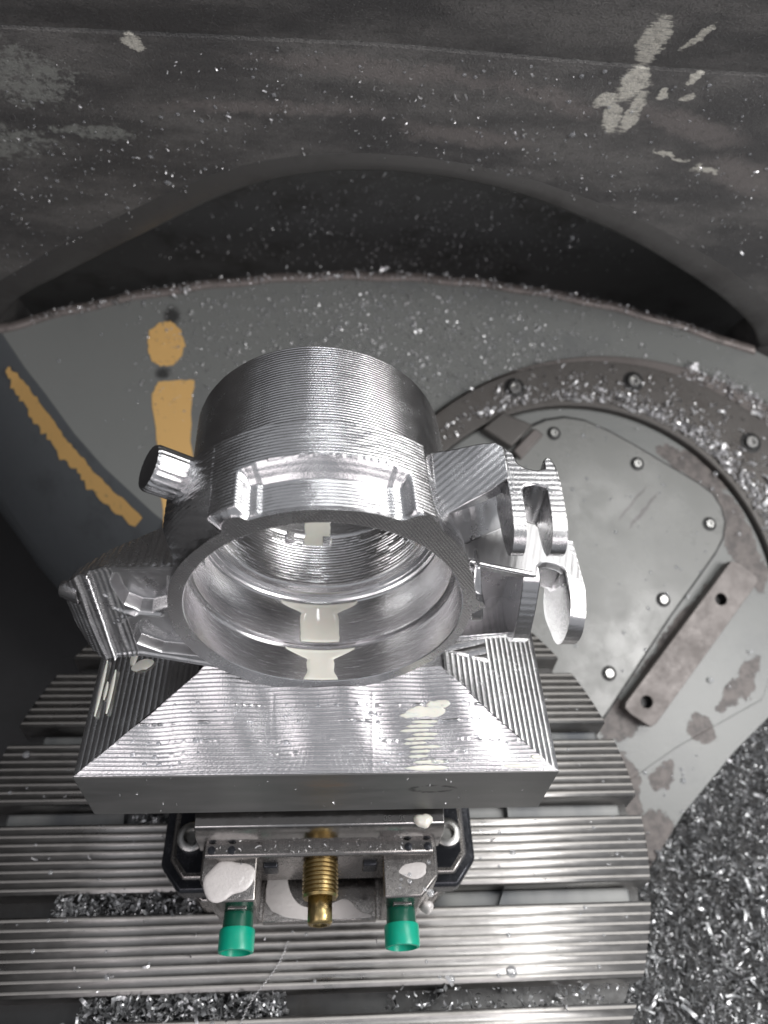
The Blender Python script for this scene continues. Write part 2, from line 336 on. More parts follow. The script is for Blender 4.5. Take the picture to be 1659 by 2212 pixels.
# rear casting with an arched opening
arch = [(-3.151, .0), (-3.02, .28), (-2.93, .41), (-2.70, .56), (-2.331, .86), (-1.72, 1.348), (-1.19, 1.74), (-.765, 2.10), (-.42, 2.27), (-.07, 2.38), (.13, 2.415), (.42, 2.418), (.75, 2.385), (1.09, 2.34), (1.47, 2.205), (1.87, 2.02), (2.33, 1.80), (2.89, 1.44), (3.50, 1.02), (4.02, .58), (4.40, .22), (4.50, -.02)]
_a = np.array(arch); _t = np.cumsum(np.r_[0, np.hypot(*np.diff(_a, axis=0).T)]); _q = np.linspace(0, _t[-1], 90)
_p = np.stack([np.interp(_q, _t, _a[:, 0]), np.interp(_q, _t, _a[:, 1])], 1); _k = np.ones(9) / 9
_s = np.stack([np.convolve(np.pad(_p[:, i], 4, mode='reflect', reflect_type='odd'), _k, 'valid') for i in (0, 1)], 1); _s[0], _s[-1] = _a[0], _a[-1]; arch = [tuple(q) for q in _s]
outl = [(-9, -4), (-3.151, -4)] + arch + [(4.5, -4), (9, -4), (9, 3.40), (1.9, 3.395), (.25, 3.44), (-1.7, 3.40), (-9, 3.36)]
wall = lprism('rear_casting_wall', outl, -.45, 0, M['wall'], WM, None, .03); tag(wall, kind='structure')
_n = np.gradient(np.array(arch), axis=0); _n = np.stack([-_n[:, 1], _n[:, 0]], 1); _n /= np.linalg.norm(_n, axis=1)[:, None]
_a = np.array(arch); _w = .20 + .05 * np.sin(np.linspace(0, 9, len(_a)))
_L = np.stack([np.c_[_a - _n * .0, np.full(len(_a), -.10)], np.c_[_a - _n * .012, np.full(len(_a), .006)], np.c_[_a + _n * .02, np.full(len(_a), .022)], np.c_[_a + _n * (_w * .6)[:, None], np.full(len(_a), .020)], np.c_[_a + _n * _w[:, None], np.full(len(_a), -.002)]], 0)
al = gridv('arch_lip', _L, M['lip'], None); al.matrix_world = WM; al.parent = wall; al.matrix_parent_inverse = wall.matrix_world.inverted()
up = loc('upper_casting_wall', [(-9, 3.37, .012), (-1.7, 3.41, .012), (.25, 3.45, .012), (1.9, 3.405, .012), (9, 3.41, .012), (-9, 4.25, .2), (-1.7, 4.25, .2), (.25, 4.25, .2), (1.9, 4.25, .2), (9, 4.25, .2)], [(0, 1, 6, 5), (1, 2, 7, 6), (2, 3, 8, 7), (3, 4, 9, 8)], M['wall'], WM); tag(up, kind='structure')
# recess behind the arch
rsy, rsz = [2.75, 1.6, .5, -.8, -2.2, -3.5], [-.44, -.95, -1.25, -1.42, -1.5, -1.55]
def recp(x, s): 
    y = 2.75 - 6.25 * s; return np.stack([x, y, np.interp(-y, [-a for a in rsy], rsz)], -1)
P = np.array([[recp(-5.2 + 12.4 * j / 29, i / 39) for j in range(30)] for i in range(40)])
rec = gridv('rear_recess', P, M['recess'], None, smooth=True); rec.matrix_world = WM; tag(rec, kind='structure')

# cradle slab, its skirt and rim
lipc, lipr = (.674, -5.979), 10.324
def lip(u): return lipc[1] + math.sqrt(lipr ** 2 - (u - lipc[0]) ** 2)
leftE = [(-3.151, 3.60), (-2.875, 3.214), (-2.662, 2.956), (-2.354, 2.557), (-2.059, 2.235), (-1.575, 1.800), (-1.1, 1.45), (-.6, 1.14), (0, .85)]
rightE = [(1.2, -1.9), (2.30, -1.85), (2.838, -1.336), (3.201, -.874), (3.743, -.346), (4.092, -.06), (4.6, .38), (5.6, 1.4), (6.0, 2.6)]
top = [(u, lip(u)) for u in np.linspace(4.45, -3.151, 40)]
slab = [(0, .85), (.2, -.6), (.5, -1.6)] + rightE + [(6.0, 3.2), (4.6, 3.55)] + top + leftE[:-1]
cr = lprism('trunnion_cradle', slab, -.9, 0, M['paint'], GM, None, .02); tag(cr, kind='structure')
# worn rim along the rear edge of the cradle
rimv = []; us = np.linspace(-3.35, 4.42, 70)
for u in us:
    b = lip(u) if -3.1 < u < 4.4 else lip(max(-3.1, min(4.4, u)))
    b += .02 * math.sin(u * 9) * .5
    rimv.append([(u, b - .075, .004), (u, b - .06, .03), (u, b + .01, .034), (u, b + .03, -.05), (u, b + .03, -.4)])
rim = gridv('worn_rim', np.array(rimv), M['rim'], None, smooth=False); rim.matrix_world = GM; rim.parent = cr; rim.matrix_parent_inverse = cr.matrix_world.inverted()
# sloped skirt under the left edge
sk = []
for (u, v) in leftE: sk.append([(u, v, -.004), (u - .03, v - .03, -.03), (u - .75, v - .62, -.75), (u - 1.0, v - .9, -2.2)])
sk.insert(0, [(u - 1.5, v + 1.2, w) for (u, v, w) in sk[0]])
sko = gridv('cradle_skirt', np.array(sk), M['skirt'], None, smooth=False); sko.matrix_world = GM; tag(sko, kind='structure')
# orange paint marks
def ragged(poly, amp, n=4, seed=1):
    r = np.random.default_rng(seed); out = []
    p = np.asarray(poly, float)
    for i in range(len(p)):
        a, b = p[i], p[(i + 1) % len(p)]
        for k in range(n):
            q = a + (b - a) * k / n; out.append(tuple(q + r.normal(0, amp, 2)))
    return out
dot = ragged([(-1.57 + .175 * math.cos(a), 3.50 + .235 * math.sin(a)) for a in np.linspace(0, 2 * np.pi, 22, endpoint=False)], .008, 2, 3)
barp = ragged([(-1.61, 3.10), (-1.45, 3.115), (-1.26, 3.115), (-1.30, 2.9), (-1.27, 2.5), (-1.2, 1.984), (-1.178, 1.62), (-1.461, 1.64), (-1.53, 2.0), (-1.586, 2.5), (-1.66, 2.97)], .008, 4, 4)
for nm, pl in (('paint_dot', dot), ('paint_bar', barp)):
    lprism(nm, pl, .002, .007, M['orange'], GM, cr)
sv = []
r_ = np.random.default_rng(9)
stripe = [(-2.98, 3.30, .05), (-2.875, 3.214, .1), (-2.75, 3.07, .13), (-2.662, 2.956, .16), (-2.5, 2.75, .15), (-2.354, 2.557, .15), (-2.2, 2.39, .13), (-2.059, 2.235, .14), (-1.82, 2.02, .12), (-1.575, 1.80, .1)]
S2 = []
for i in range(len(stripe) - 1):
    for k in range(6):
        f = k / 6; S2.append([stripe[i][j] * (1 - f) + stripe[i + 1][j] * f for j in range(3)])
rows = []
for (u, v, wd_) in S2:
    a = .05 + r_.normal(0, .008); b = a + wd_ * 1.05 + r_.normal(0, .018)
    g = lambda s: (u - .03 - .72 * s - .003, v - .03 - .59 * s - .003, -.03 - .72 * s + .006)
    rows.append([g(a), g(b)])
so = gridv('paint_stripe', np.array(rows), M['orange'], None, smooth=False); so.matrix_world = GM; so.parent = sko; so.matrix_parent_inverse = sko.matrix_world.inverted()

# swivel flange: ring, bolts, cover plate with screws
bpy.context.view_layer.update()
fl = empty('swivel_flange', GM @ Vector((2.6, .9, 0)), 'round brown bearing flange with a grey cover plate, bolted to the grey cradle', 'flange')
ci, ri, co_, ro = (2.42, 1.045), 1.888, (2.877, .664), 2.894
def ringpoly(c0, r0, c1, r1, a0=8, a1=152, n=60):
    return arc(*c1, r1, a0, a1, n) + arc(*c0, r0, a1 + 4, a0 - 6, n)
lprism('flange_ring', ringpoly(ci, ri, (2.714, .848), 2.567, 2, 158), 0, .10, M['ringm'], GM, fl, .012)
# stepped shoulder outside the ring
lprism('flange_shoulder', ringpoly((2.714, .848), 2.57, co_, ro - .06, 12, 150), 0, .055, M['blockm'], GM, fl, .02)
lprism('flange_disc', arc(*ci, ri - .012, -30, 190, 60) + [(.6, -.2), (1.2, -.6), (2.2, -.9), (3.2, -.3)], .002, .03, M['paint'], GM, fl, .01)
cover = [(1.844, 2.456), (1.90, 2.60), (2.0, 2.71), (2.15, 2.78), (2.348, 2.815), (2.55, 2.785), (2.787, 2.68), (3.062, 2.524), (3.353, 2.343), (3.643, 2.163), (3.77, 2.06), (3.84, 1.93), (3.86, 1.78), (3.82, 1.62), (3.731, 1.48), (3.526, 1.23), (3.215, .86), (2.89, .44), (2.572, .03), (2.267, -.33), (1.904, -.3), (1.583, .893), (1.679, 1.849)]
cv = np.array(cover); cen = cv.mean(0)
lprism('cover_shade_line', [tuple(cen + (p - cen) * 1.025) for p in cv], .031, .036, M['dark'], GM, fl)  # black strip stands in for the shaded recess around the cover plate
lprism('cover_plate', cover, .032, .062, M['cover'], GM, fl, .008)
def bolt(name, u, v, w, r, parent, mat='bolt', socket=True):
    m = GM @ Matrix.Translation((u, v, w))
    prof = [(-.001, r * 1.02), (.0, r), (r * .5, r), (r * .6, r * .9)]
    if socket: prof += [(r * .6, r * .52), (r * .15, r * .48), (r * .15, .0001)]
    else: prof += [(r * .95, r * .4), (r * .97, .0001)]
    lathe(name + '_recess', [(-.0005, r * 1.75), (.002, r * 1.6), (.002, r)], 20, m, M['dark'], parent)  # flat black ring stands in for shade in the screw countersink
    o = lathe(name, prof, 20, m, M[mat], parent, True, 30); return o
for (u, v) in ((1.838, 3.095), (3.05, 3.199), (4.199, 2.582)): bolt('flange_bolt', u, v, .101, .062, fl)
for (u, v) in ((2.219, 2.647), (3.034, 2.352), (3.702, 1.758), (3.171, 1.023), (2.597, .349)): bolt('cover_screw', u, v, .063, .040, fl, 'bolt')
bolt('cradle_screw', 4.024, .82, .004, .042, cr)
# bar shaped stop block with two holes
sb = empty('stop_block', GM @ Vector((3.45, .65, 0)), 'flat brown steel bar with two dark holes, right of the grey cover plate', 'stop block')
blk = [(3.82, 1.38), (3.90, 1.36), (4.055, 1.235), (4.06, 1.18), (2.955, -.09), (2.90, -.12), (2.73, -.01), (2.68, .045), (2.69, .09)]
hs = [arc(3.68, 1.017, .055, 0, 345, 24), arc(2.884, .096, .055, 0, 345, 24)]
lprism('bar_body', blk, .03, .17, M['blockm'], GM, sb, .015, holes=hs)
for (u, v) in ((3.68, 1.017), (2.884, .096)):
    m = GM @ Matrix.Translation((u, v, .08)); lathe('bar_hole', [(.0, .0001), (.0, .052), (.075, .0535)], 20, m, M['dark'], sb)
sh = [(3.85, 1.44), (2.70, .07), (2.78, -.06), (2.88, -.12), (2.6, .08), (3.8, 1.52)]
# small clamp block at the upper left of the cover
cb = empty('clamp_block', GM @ Vector((1.75, 2.65, 0)), 'small square brown steel block between the turned cylinder and the grey cover plate', 'block')
lprism('block_body', [(1.70, 2.83), (2.0, 2.70), (1.77, 2.47), (1.49, 2.65)], .03, .15, M['ringm'], GM, cb, .02)
lprism('block_tab', [(2.02, 2.69), (2.11, 2.62), (1.87, 2.36), (1.79, 2.45)], .03, .11, M['blockm'], GM, cb, .02)

# ================================================================== rotary table
TZ = -.4; TC = (-.01, -.72); TR = 2.22
rt = empty('rotary_table', (TC[0], TC[1], TZ - .3), 'round grey steel machine table with parallel T slots and thin grooves, under the vise', 'machine table')
def bar_profile(y0, y1, k):
    """cross section points (y,z) from the front edge to the rear edge, with k thin grooves"""
    p = [(y0, TZ - .34), (y0, TZ - .008), (y0 + .006, TZ)]
    m = (y1 - y0 - .05) / (k - 1)
    for i in range(k):
        c = y0 + .03 + m * i
        p += [(c - .0075, TZ), (c - .005, TZ + .0022), (c + .005, TZ + .0022), (c + .0075, TZ)]
    p += [(y1 - .006, TZ), (y1, TZ - .008), (y1, TZ - .34)]
    return p
tops = [1.43, .881, .328, -.225, -.780, -1.325, -1.875, -2.425]
for i, yt in enumerate(tops):
    y0, y1 = yt - .425, yt
    if y1 > TC[1] + TR: y1 = TC[1] + TR - .1
    prof = bar_profile(y0, y1, 8)
    rows = []
    for (y, z) in prof:
        h = math.sqrt(max(TR ** 2 - (y - TC[1]) ** 2, .01)); rows.append([(TC[0] - h, y, z), (TC[0] - h * .5, y, z), (TC[0], y, z), (TC[0] + h * .5, y, z), (TC[0] + h, y, z)])
    Pg = np.array(rows); o = gridv('table_bar', Pg, M['table'], rt, smooth=False)
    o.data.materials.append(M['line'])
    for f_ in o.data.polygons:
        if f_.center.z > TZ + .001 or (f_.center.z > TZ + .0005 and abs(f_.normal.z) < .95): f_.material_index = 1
    # end faces
    me = o.data; b = bmesh.new(); b.from_mesh(me); b.verts.ensure_lookup_table(); nn = len(prof)
    b.faces.new([b.verts[j * 5] for j in range(nn)]); b.faces.new([b.verts[j * 5 + 4] for j in range(nn)][::-1]); bmesh.ops.recalc_face_normals(b, faces=b.faces); b.to_mesh(me); b.free()
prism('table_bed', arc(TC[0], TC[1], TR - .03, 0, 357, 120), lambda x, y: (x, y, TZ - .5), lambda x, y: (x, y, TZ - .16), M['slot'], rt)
lathe('table_hub', [(-1.9, .0001), (-1.9, 1.2), (-.5, 1.3), (-.45, 1.3)], 48, Matrix.Translation((TC[0], TC[1], 0)), M['skirt'], rt)

# ================================================================== vise
vs = empty('machine_vise', (0, -.9, TZ), 'self centring steel vise with brass spindle and green rod caps, clamping the aluminium plate', 'vise')
oct_ = [(-.94, .2), (-.94, -1.16), (-.82, -1.31), (.82, -1.31), (.94, -1.16), (.94, .2)]
f0 = lambda z: (lambda x, y: (x, y, z))
prism('base_plate', oct_, f0(-.16), f0(-.02), M['black'], vs, .02)
inner = [(-.885, .1), (-.885, -1.14), (-.80, -1.25), (.80, -1.25), (.885, -1.14), (.885, .1)]
prism('base_bead', inner, f0(-.02), f0(.012), M['vise'], vs, .02)
prism('base_recess', [(-.85, .1), (-.85, -1.125), (-.78, -1.215), (.78, -1.215), (.85, -1.125), (.85, .1)], f0(.0125), f0(.016), M['black'], vs)
prism('base_foot', [(-.86, 0), (-.83, -1.22), (-.70, -1.33), (.70, -1.33), (.83, -1.22), (.86, 0)], f0(TZ + .002), f0(-.161), M['vise'], vs, .015)
for sx in (-1, 1):
    lathe('base_screw', [(0, .085), (.03, .085), (.04, .07), (.04, .045), (.01, .04), (.01, .0001)], 24, Matrix.Translation((sx * .77, -1.02, .016)), M['bolt'], vs)
# front jaw: ground block with bevelled front
jaw = [(-1.0, .45), (-1.232, .45), (-1.232, .665), (-1.205, .735), (-1.0, .745)]
o = prism('front_jaw', jaw, lambda y, z: (-.652, y, z), lambda y, z: (.650, y, z), M['jaw'], vs, .006)
o = prism('jaw_carriage', [(-1.0, .1), (-1.29, .1), (-1.297, .53), (-1.285, .545), (-1.0, .545)], lambda y, z: (-.612, y, z), lambda y, z: (.606, y, z), M['vise'], vs, .006)
for x in (-.575, -.47, .47, .575):
    lathe('jaw_pin', [(0, .022), (.012, .02), (.016, .0001)], 14, Matrix.Translation((x, -1.262, .545)), M['black'], vs)
box('rear_jaw', -.65, .65, -.2, .05, .1, .745, M['jaw'], vs, .008)
# guide rails left / right, with chamfered outer corner
def rail(s):
    pts = [(s * .335, -1.0), (s * .335, -1.492), (s * .535, -1.492), (s * .632, -1.39), (s * .632, -1.0)]
    return prism('guide_rail', pts, f0(-.0), f0(.47), M['vise'], vs, .012)
rail(-1); rail(1)
box('channel_floor', -.325, .325, -1.485, -.5, -.06, .0, M['vise'], vs, .006)
for s in (-1, 1):
    box('channel_lip', s * .33 - .008, s * .33 + .008, -1.485, -1.2, .001, .06, M['vise'], vs)
    # clamp tabs under the carriage
    box('clamp_tab', s * .27 - .04, s * .27 + .04, -1.315, -1.2, .30, .42, M['black'], vs, .008)
# brass spindle
yfr = lambda x, z, y=-1.0: axis_frame((x, y, z), (0, -1, 0))
pr = [(0, .088), (.10, .088)]; k = 0
p = .115
while p < .455:
    pr += [(p, .096), (p + .007, .096), (p + .012, .086), (p + .017, .086)]; p += .0215
pr += [(.462, .096), (.475, .088), (.476, .0001)]
lathe('spindle', pr, 40, yfr(0, .42), M['brass'], vs, True, 25)
hexp = [(.0, .0001), (.0, .073), (.115, .073), (.127, .06), (.1275, .042), (.11, .035), (.11, .0001)]
lathe('spindle_hex', hexp, 6, yfr(0, .42, -1.475), M['brass'], vs, False, phase=math.pi / 6)
# rod holders with green caps
for (x, z) in ((-.437, .235), (.442, .235)):
    lathe('rod_sleeve', [(0, .07), (.42, .07), (.5, .078), (.58, .082)], 32, yfr(x, z, -1.0), M['green_shaded'], vs)
    lathe('rod_cap', [(0, .06), (.0, .091), (.012, .094), (.098, .094), (.108, .09), (.110, .078), (.07, .072), (.07, .0001)], 36, yfr(x, z, -1.57), M['green'], vs, True, 35)
    box('rod_clip', x - .05, x + .05, -1.50, -1.47, z + .085, z + .125, M['vise'], vs, .004)
# faint engraved scale numbers on the jaw
for k, (tx, x) in enumerate((('30', .345), ('36', .425), ('42', .505))):
    cu = bpy.data.curves.new('engraved_number', 'FONT'); cu.body = tx; cu.size = .042; cu.extrude = .0004; cu.align_x = 'CENTER'
    ob = bpy.data.objects.new('tmp', cu); COL.objects.link(ob); bpy.context.view_layer.update()
    me = bpy.data.meshes.new_from_object(ob.evaluated_get(bpy.context.evaluated_depsgraph_get())); bpy.data.objects.remove(ob)
    o = link('engraved_number', me, M['bolt'], None); o.matrix_world = Matrix.Translation((x, -1.165, .7365 + .007)) @ Matrix.Rotation(math.radians(183), 4, 'Z')
    bpy.context.view_layer.update(); mw = o.matrix_world.copy(); o.parent = vs; o.matrix_parent_inverse = vs.matrix_world.inverted(); o.matrix_world = mw

# ================================================================== the machined aluminium part
AZ = 2.092
def shear(P):
    P = np.array(P, float); P[..., 0] -= .035 * (P[..., 1] + .8); return P
pt = empty('machined_part', (0, -.6, .785), 'shiny machined aluminium housing with round bore, lugs and square base plate, held in the vise', 'machined part')
zp = 1.25
box('base_plate', -1.15, 1.15, -1.15, .12, .785, zp, M['mill'], pt, .004)
# pyramid-shaped roughing stock with stepped faces
def scal(t, pitch, amp): 
    f = (t / pitch) % 1.0; return amp * (1 - (2 * f - 1) ** 2)
mF, mS = .60, .45
def swave(x, y): return (.010 * np.sin(x * 10.5 + .8) + .004 * np.sin(x * 23 + y * 9)) * sstep(-1.15, -1.0, y)
def front_face():
    nr, nc = 240, 260
    s = np.linspace(0, 1, nr)[:, None]; c = np.linspace(-1, 1, nc)[None, :]
    y = -1.146 + .43 * s + 0 * c; half = (1.146 - .43 * s * (mF / mS)) * np.ones_like(c); x = half * c
    h = mF * (y + 1.15)
    ax = np.abs(x)
    fac = np.where(ax > .24, (ax - .24) * .12, 0)        # slight facets left and right of the centre strip
    edge = .0012 * np.exp(-((ax - .24) / .006) ** 2) * (s < .75)
    amp = .0019 * (.75 + .5 * vnoise(x * 7 + 9, y * 3 + 5, 2))
    z = zp + .002 + h * (1 - fac * 1.0) + scal(h + .004 * vnoise(x * 5, y * 5, 4), .0102, 1) * amp + .0004 * np.sin(x / .0125 * 2 * np.pi) + edge + swave(x, y)
    # raised crumbs left between passes
    for (hh, seed) in ((.165, 1), (.125, 2), (.08, 5), (.05, 7)):
        m = vnoise(x * 60 + 70 + seed, y * 0 + seed, seed) * vnoise(x * 6 + 9 + seed, y * 0 + seed, seed + 3); z += .006 * sstep(.42, .6, m) * np.exp(-((h - hh) / .003) ** 2)
    z = np.where(y > -.803, np.minimum(z, AZ - np.sqrt(np.maximum(.645 ** 2 - np.minimum(np.abs(x), .645) ** 2, 0)) + 0.0), z)
    return np.stack([x, y, z], -1)
AZ = 2.092
gridv('front_slope', front_face(), M['alu'], pt)
def side_face(sg):
    nr, nc = 300, 150
    s = np.linspace(0, 1, nr)[:, None]; c = np.linspace(0, 1, nc)[None, :]
    t = .55 * s + 0 * c; x = sg * (1.147 - t)
    y0 = -1.15 + t * (mS / mF) * .98; y = y0 + c * (.11 - y0); h = mS * t
    pit = .030
    z = zp + .002 + h + scal(t + .003 * vnoise(y * 3, t * 9, 3), pit, .0017) + .0003 * np.sin(y / .014 * 2 * np.pi) * (sg > 0)
    if sg > 0:
        wv = (t > .30) & (y > -.62) & (y < -.4); z = np.where(wv, zp + .002 + h + scal(y + t * .5, .06, .01), z)
    return np.stack([x, y, z], -1)
gridv('right_slope', side_face(1), M['alu'], pt); gridv('left_slope', side_face(-1)[::-1], M['alu'], pt)
box('stock_core', -.66, .66, -.797, .1, zp + .003, 1.445, M['alu'], pt, .01)

# turned cylinder body
def cyl(y, r, th): return shear(np.stack([r * np.sin(th), y + 0 * th, AZ + r * np.cos(th)], -1))
ny, nt = 330, 360
th = np.linspace(-np.pi, np.pi, nt, endpoint=False)[None, :]; yy = np.linspace(-.43, .232, ny)[:, None]
r = .610 + scal(yy + .0012 * np.sin(th * 9), .0165, .0013) + .0011 * vnoise(th * 9 + 30, yy * 3 + 8, 6) + .0010 * np.abs(np.sin(th * 14))
r = np.where(yy > .226, r - (yy - .226) * .8, r)
gridv('turned_cylinder', cyl(yy + 0 * th, r, th + 0 * yy), M['alu'], pt, closed=True)
rr = np.linspace(.605, .50, 4)[:, None]
gridv('cylinder_rim', cyl(.232 + 0 * th + 0 * rr, rr + 0 * th, th + 0 * rr), M['alu_face'], pt, closed=True, smooth=False)

# flange band with milled pocket and front ring
dg = np.degrees
outl_t = [(-180, .645), (-165, .67), (-150, .68), (-140, .665), (-129, .665), (-123, .66), (-103, .652), (-82, .643), (-65, .647), (-48, .640), (-36.5, .646), (-34.0, .676), (-32.0, .69), (-29.0, .692), (-27.0, .68), (-25.4, .655), (-24, .652), (-12, .654), (0, .655), (13.7, .657), (24.2, .66), (26, .672), (27.6, .705), (29.5, .728), (33, .728), (36, .715), (39, .695), (45, .688), (51.7, .684), (60, .655), (73.6, .638), (81, .642), (84, .675), (85.8, .683), (87.3, .66), (90, .632), (93, .625), (103, .629), (119, .632), (130, .634), (150, .645), (165, .66), (180, .645)]
TT = np.array([a for a, b in outl_t]); RR = np.array([b for a, b in outl_t])
nt2, ny2 = 900, 150
th = np.radians(np.linspace(-180, 180, nt2, endpoint=False))[None, :]; td = dg(th); yy = np.linspace(-.80, -.40, ny2)[:, None]
rout = np.interp(td, TT, RR)
fullband = sstep(-70, -62, td) * (1 - sstep(33.5, 37, td))                 # flange band exists over the top
pock = sstep(-26.8, -24.6, td) * (1 - sstep(25.0, 27.2, td))               # milled pocket
pin = sstep(-22.8, -20.2, td) * (1 - sstep(20.5, 23.0, td))                # deeper inner part
band = .722 + scal(yy, .0165, .0012)
prow = .650 + .012 * (1 - pin) + .075 * sstep(-.655, -.575, yy) + scal(yy, .0165, .0012)
chamL = rout + (band - rout) * sstep(-.80, -.60, yy)                     # left sector: bevel from ring to band
chamL = chamL + .0022 * np.abs(np.sin((yy * 75 + td * .45)))
r_top = np.where(td < -27.5, chamL * (td < -36) + band * (td >= -36), band)
rb = r_top * (1 - pock) + np.minimum(prow, band) * pock
low = rout - .0 + (.60 - rout) * sstep(-.76, -.42, yy) * .8
r = rb * fullband + low * (1 - fullband)
blend = sstep(-.80, -.775, yy); r = np.where((td > -36) & (td < 37), rout * (1 - blend) + r * blend, r)
r = r + .0012 * (vnoise(td * .35 + 40, yy * 60 + 90, 8) - .5)
pitm = (td > -20) & (td < 20) & (np.abs(yy + .585) < .006); r = np.where(pitm, r + .003 * sstep(.5, .7, vnoise(td * .9 + 60, yy * 0, 9)), r)
gridv('flange_band', cyl(yy + 0 * th, r, th + 0 * yy), M['alu'], pt, closed=True)
rr = np.linspace(0, 1, 5)[:, None]; thb = th
gridv('flange_back', cyl(-.40 + 0 * th + 0 * rr, .59 * rr + (1 - rr) * r[-1:, :], th + 0 * rr), M['alu'], pt, closed=True)
gridv('front_ring', cyl(-.8003 + .0004 * rr + 0 * th, .5852 * rr + (1 - rr) * rout, th + 0 * rr), M['alu_face'], pt, closed=True, smooth=False)
# bore
pf = [(-.8, .585), (-.797, .581), (-.66, .580), (-.632, .580), (-.628, .590), (-.605, .590), (-.600, .566), (-.592, .563), (-.40, .560), (-.372, .560), (-.368, .553), (-.360, .553), (-.356, .560), (-.345, .553), (-.338, .54), (-.33, .54), (-.325, .52), (-.30, .512), (-.295, .503)]
y = -.29
while y < .0: pf += [(y, .5025), (y + .008, .5005), (y + .016, .5025)]; y += .018
pf += [(.02, .500), (.05, .500), (.055, .503), (.225, .503), (.232, .51)]
tb = np.linspace(-np.pi, np.pi, 256, endpoint=False)[None, :]
yb = np.array([a for a, b in pf])[:, None]; rbv = np.array([b for a, b in pf])[:, None]
Pb = cyl(yb + 0 * tb, rbv + .0006 * vnoise(tb * 12 + 50, yb * 30 + 60, 3), tb + 0 * yb)
o = gridv('bore', Pb[::-1], M['alu_bore'], pt, closed=True)
try: o.data.set_sharp_from_angle(angle=math.radians(28))
except Exception: pass
for a in (-158, -181, -205):
    th0 = math.radians(a); c = Vector((.497 * math.sin(th0), .0, AZ + .497 * math.cos(th0)))
    f = axis_frame(c, (-math.sin(th0), 0, -math.cos(th0)), (0, 1, 0)); ob = box('bore_pad', -.022, .022, -.03, .03, -.01, .008, M['alu_bore'], None, .004); ob.matrix_world = f
    bpy.context.view_layer.update(); mw = ob.matrix_world.copy(); ob.parent = pt; ob.matrix_parent_inverse = pt.matrix_world.inverted(); ob.matrix_world = mw

# round boss on the upper left of the flange
a0 = math.radians(-56); bd = Vector((math.sin(a0), -.10, math.cos(a0)))
npf = 40; prof = [(0, .155), (.03, .135), (.06, .118), (.09, .106)] + [(.09 + .02 * i, .100) for i in range(1, 10)] + [(.283, .094), (.284, .0001)]
fr = axis_frame((.575 * math.sin(a0), -.40, AZ + .575 * math.cos(a0)), bd)
ob = lathe('round_boss', prof, 132, fr, M['alu'], pt, True, 40)
fi = fr.inverted()
for v in ob.data.vertices:
    p = fi @ v.co
    if .08 < p.z < .284 and p.xy.length > .05:
        k = 1 - .035 * abs(math.sin(math.atan2(p.y, p.x) * 11)); v.co = fr @ Vector((p.x * k, p.y * k, p.z))

# ---- left lug: carved block
lug = empty('left_lug', (-.8, -.7, 1.9), None, None); lug.parent = pt; lug.matrix_parent_inverse = pt.matrix_world.inverted()
topx = [(-1.085, 2.04), (-1.065, 2.16), (-1.035, 2.232), (-.988, 2.293), (-.896, 2.337), (-.867, 2.35), (-.52, 2.36)]
botx = [(-1.085, 1.92), (-1.078, 1.845), (-1.045, 1.728), (-1.008, 1.675), (-.946, 1.672), (-.83, 1.690), (-.72, 1.655), (-.50, 1.58)]
nx, nz = 300, 300
xs = np.linspace(-1.0845, -.50, nx)[None, :]; tt = np.linspace(0, 1, nz)[:, None]
zt = np.interp(xs, [a for a, b in topx], [b for a, b in topx]); zb = np.interp(xs, [a for a, b in botx], [b for a, b in botx])
xg = xs + 0 * tt; zg = zb + (zt - zb) * tt
h = np.zeros_like(xg)
h += .30 * np.maximum(0, -.985 - xg) + 4 * np.maximum(0, -1.0 - xg) ** 2                      # rounded-off outer flank
r1x = np.interp(zg, [1.689, 1.825, 1.983, 2.181, 2.293], [-.985, -.99, -.992, -.984, -.986]); r2x = np.interp(zg, [1.697, 1.825, 1.968, 2.132, 2.277], [-.945, -.944, -.94, -.939, -.935])
h += .010 * sstep(0, .012, xg - r1x) + .010 * sstep(0, .012, xg - r2x)
h -= .006 * np.exp(-((xg - r1x) / .007) ** 2) + .012 * np.exp(-((xg - r2x) / .007) ** 2) * (1 + .5 * np.sin(zg / .013 * 2 * np.pi))
h += .0018 * np.sin(xg / .022 * 2 * np.pi) * (xg < -.84)
rimd = np.minimum(zt - zg, 9); h -= .010 * (1 - sstep(.016, .03, rimd)) * sstep(-.99, -.9, xg)  # top rim stands proud
rimb = zg - zb; h -= .010 * (1 - sstep(.014, .03, rimb)) * sstep(-.99, -.9, xg)
for pl, dep in (([(-.84, 2.30), (-.66, 2.31), (-.625, 2.28), (-.66, 2.061), (-.729, 2.031), (-.778, 2.038), (-.836, 2.082), (-.85, 2.147), (-.86, 2.237)], .06),
                ([(-.807, 1.938), (-.771, 1.977), (-.712, 1.981), (-.665, 1.954), (-.653, 1.858), (-.54, 1.66), (-.739, 1.70), (-.793, 1.741), (-.836, 1.775), (-.84, 1.825)], .055)):
    d = pdist(xg, zg, pl); ins = inpoly(xg, zg, pl); sd = np.where(ins, d, -d); h += dep * sstep(-.004, .014, sd)
for pl, a in (([(-.896, 2.146), (-.888, 2.067), (-.845, 2.03), (-.801, 2.023), (-.70, 2.01)], .022), ([(-.801, 2.023), (-.852, 1.992), (-.892, 1.937), (-.896, 1.825), (-.881, 1.741)], .02)):
    h -= .5 * a * np.exp(-(pdist(xg, zg, pl, False) / .012) ** 2)
h += .0010 * np.sin((xg * .6 + zg) / .019 * 2 * np.pi) * (xg < -.86) + .0008 * (vnoise(xg * 40 + 99, zg * 40, 12) - .5)
yg = -.775 + h
rad = np.hypot(xg, zg - AZ); xg = np.where(rad < .612, -np.sqrt(np.maximum(.612 ** 2 - (zg - AZ) ** 2, .01)), xg)
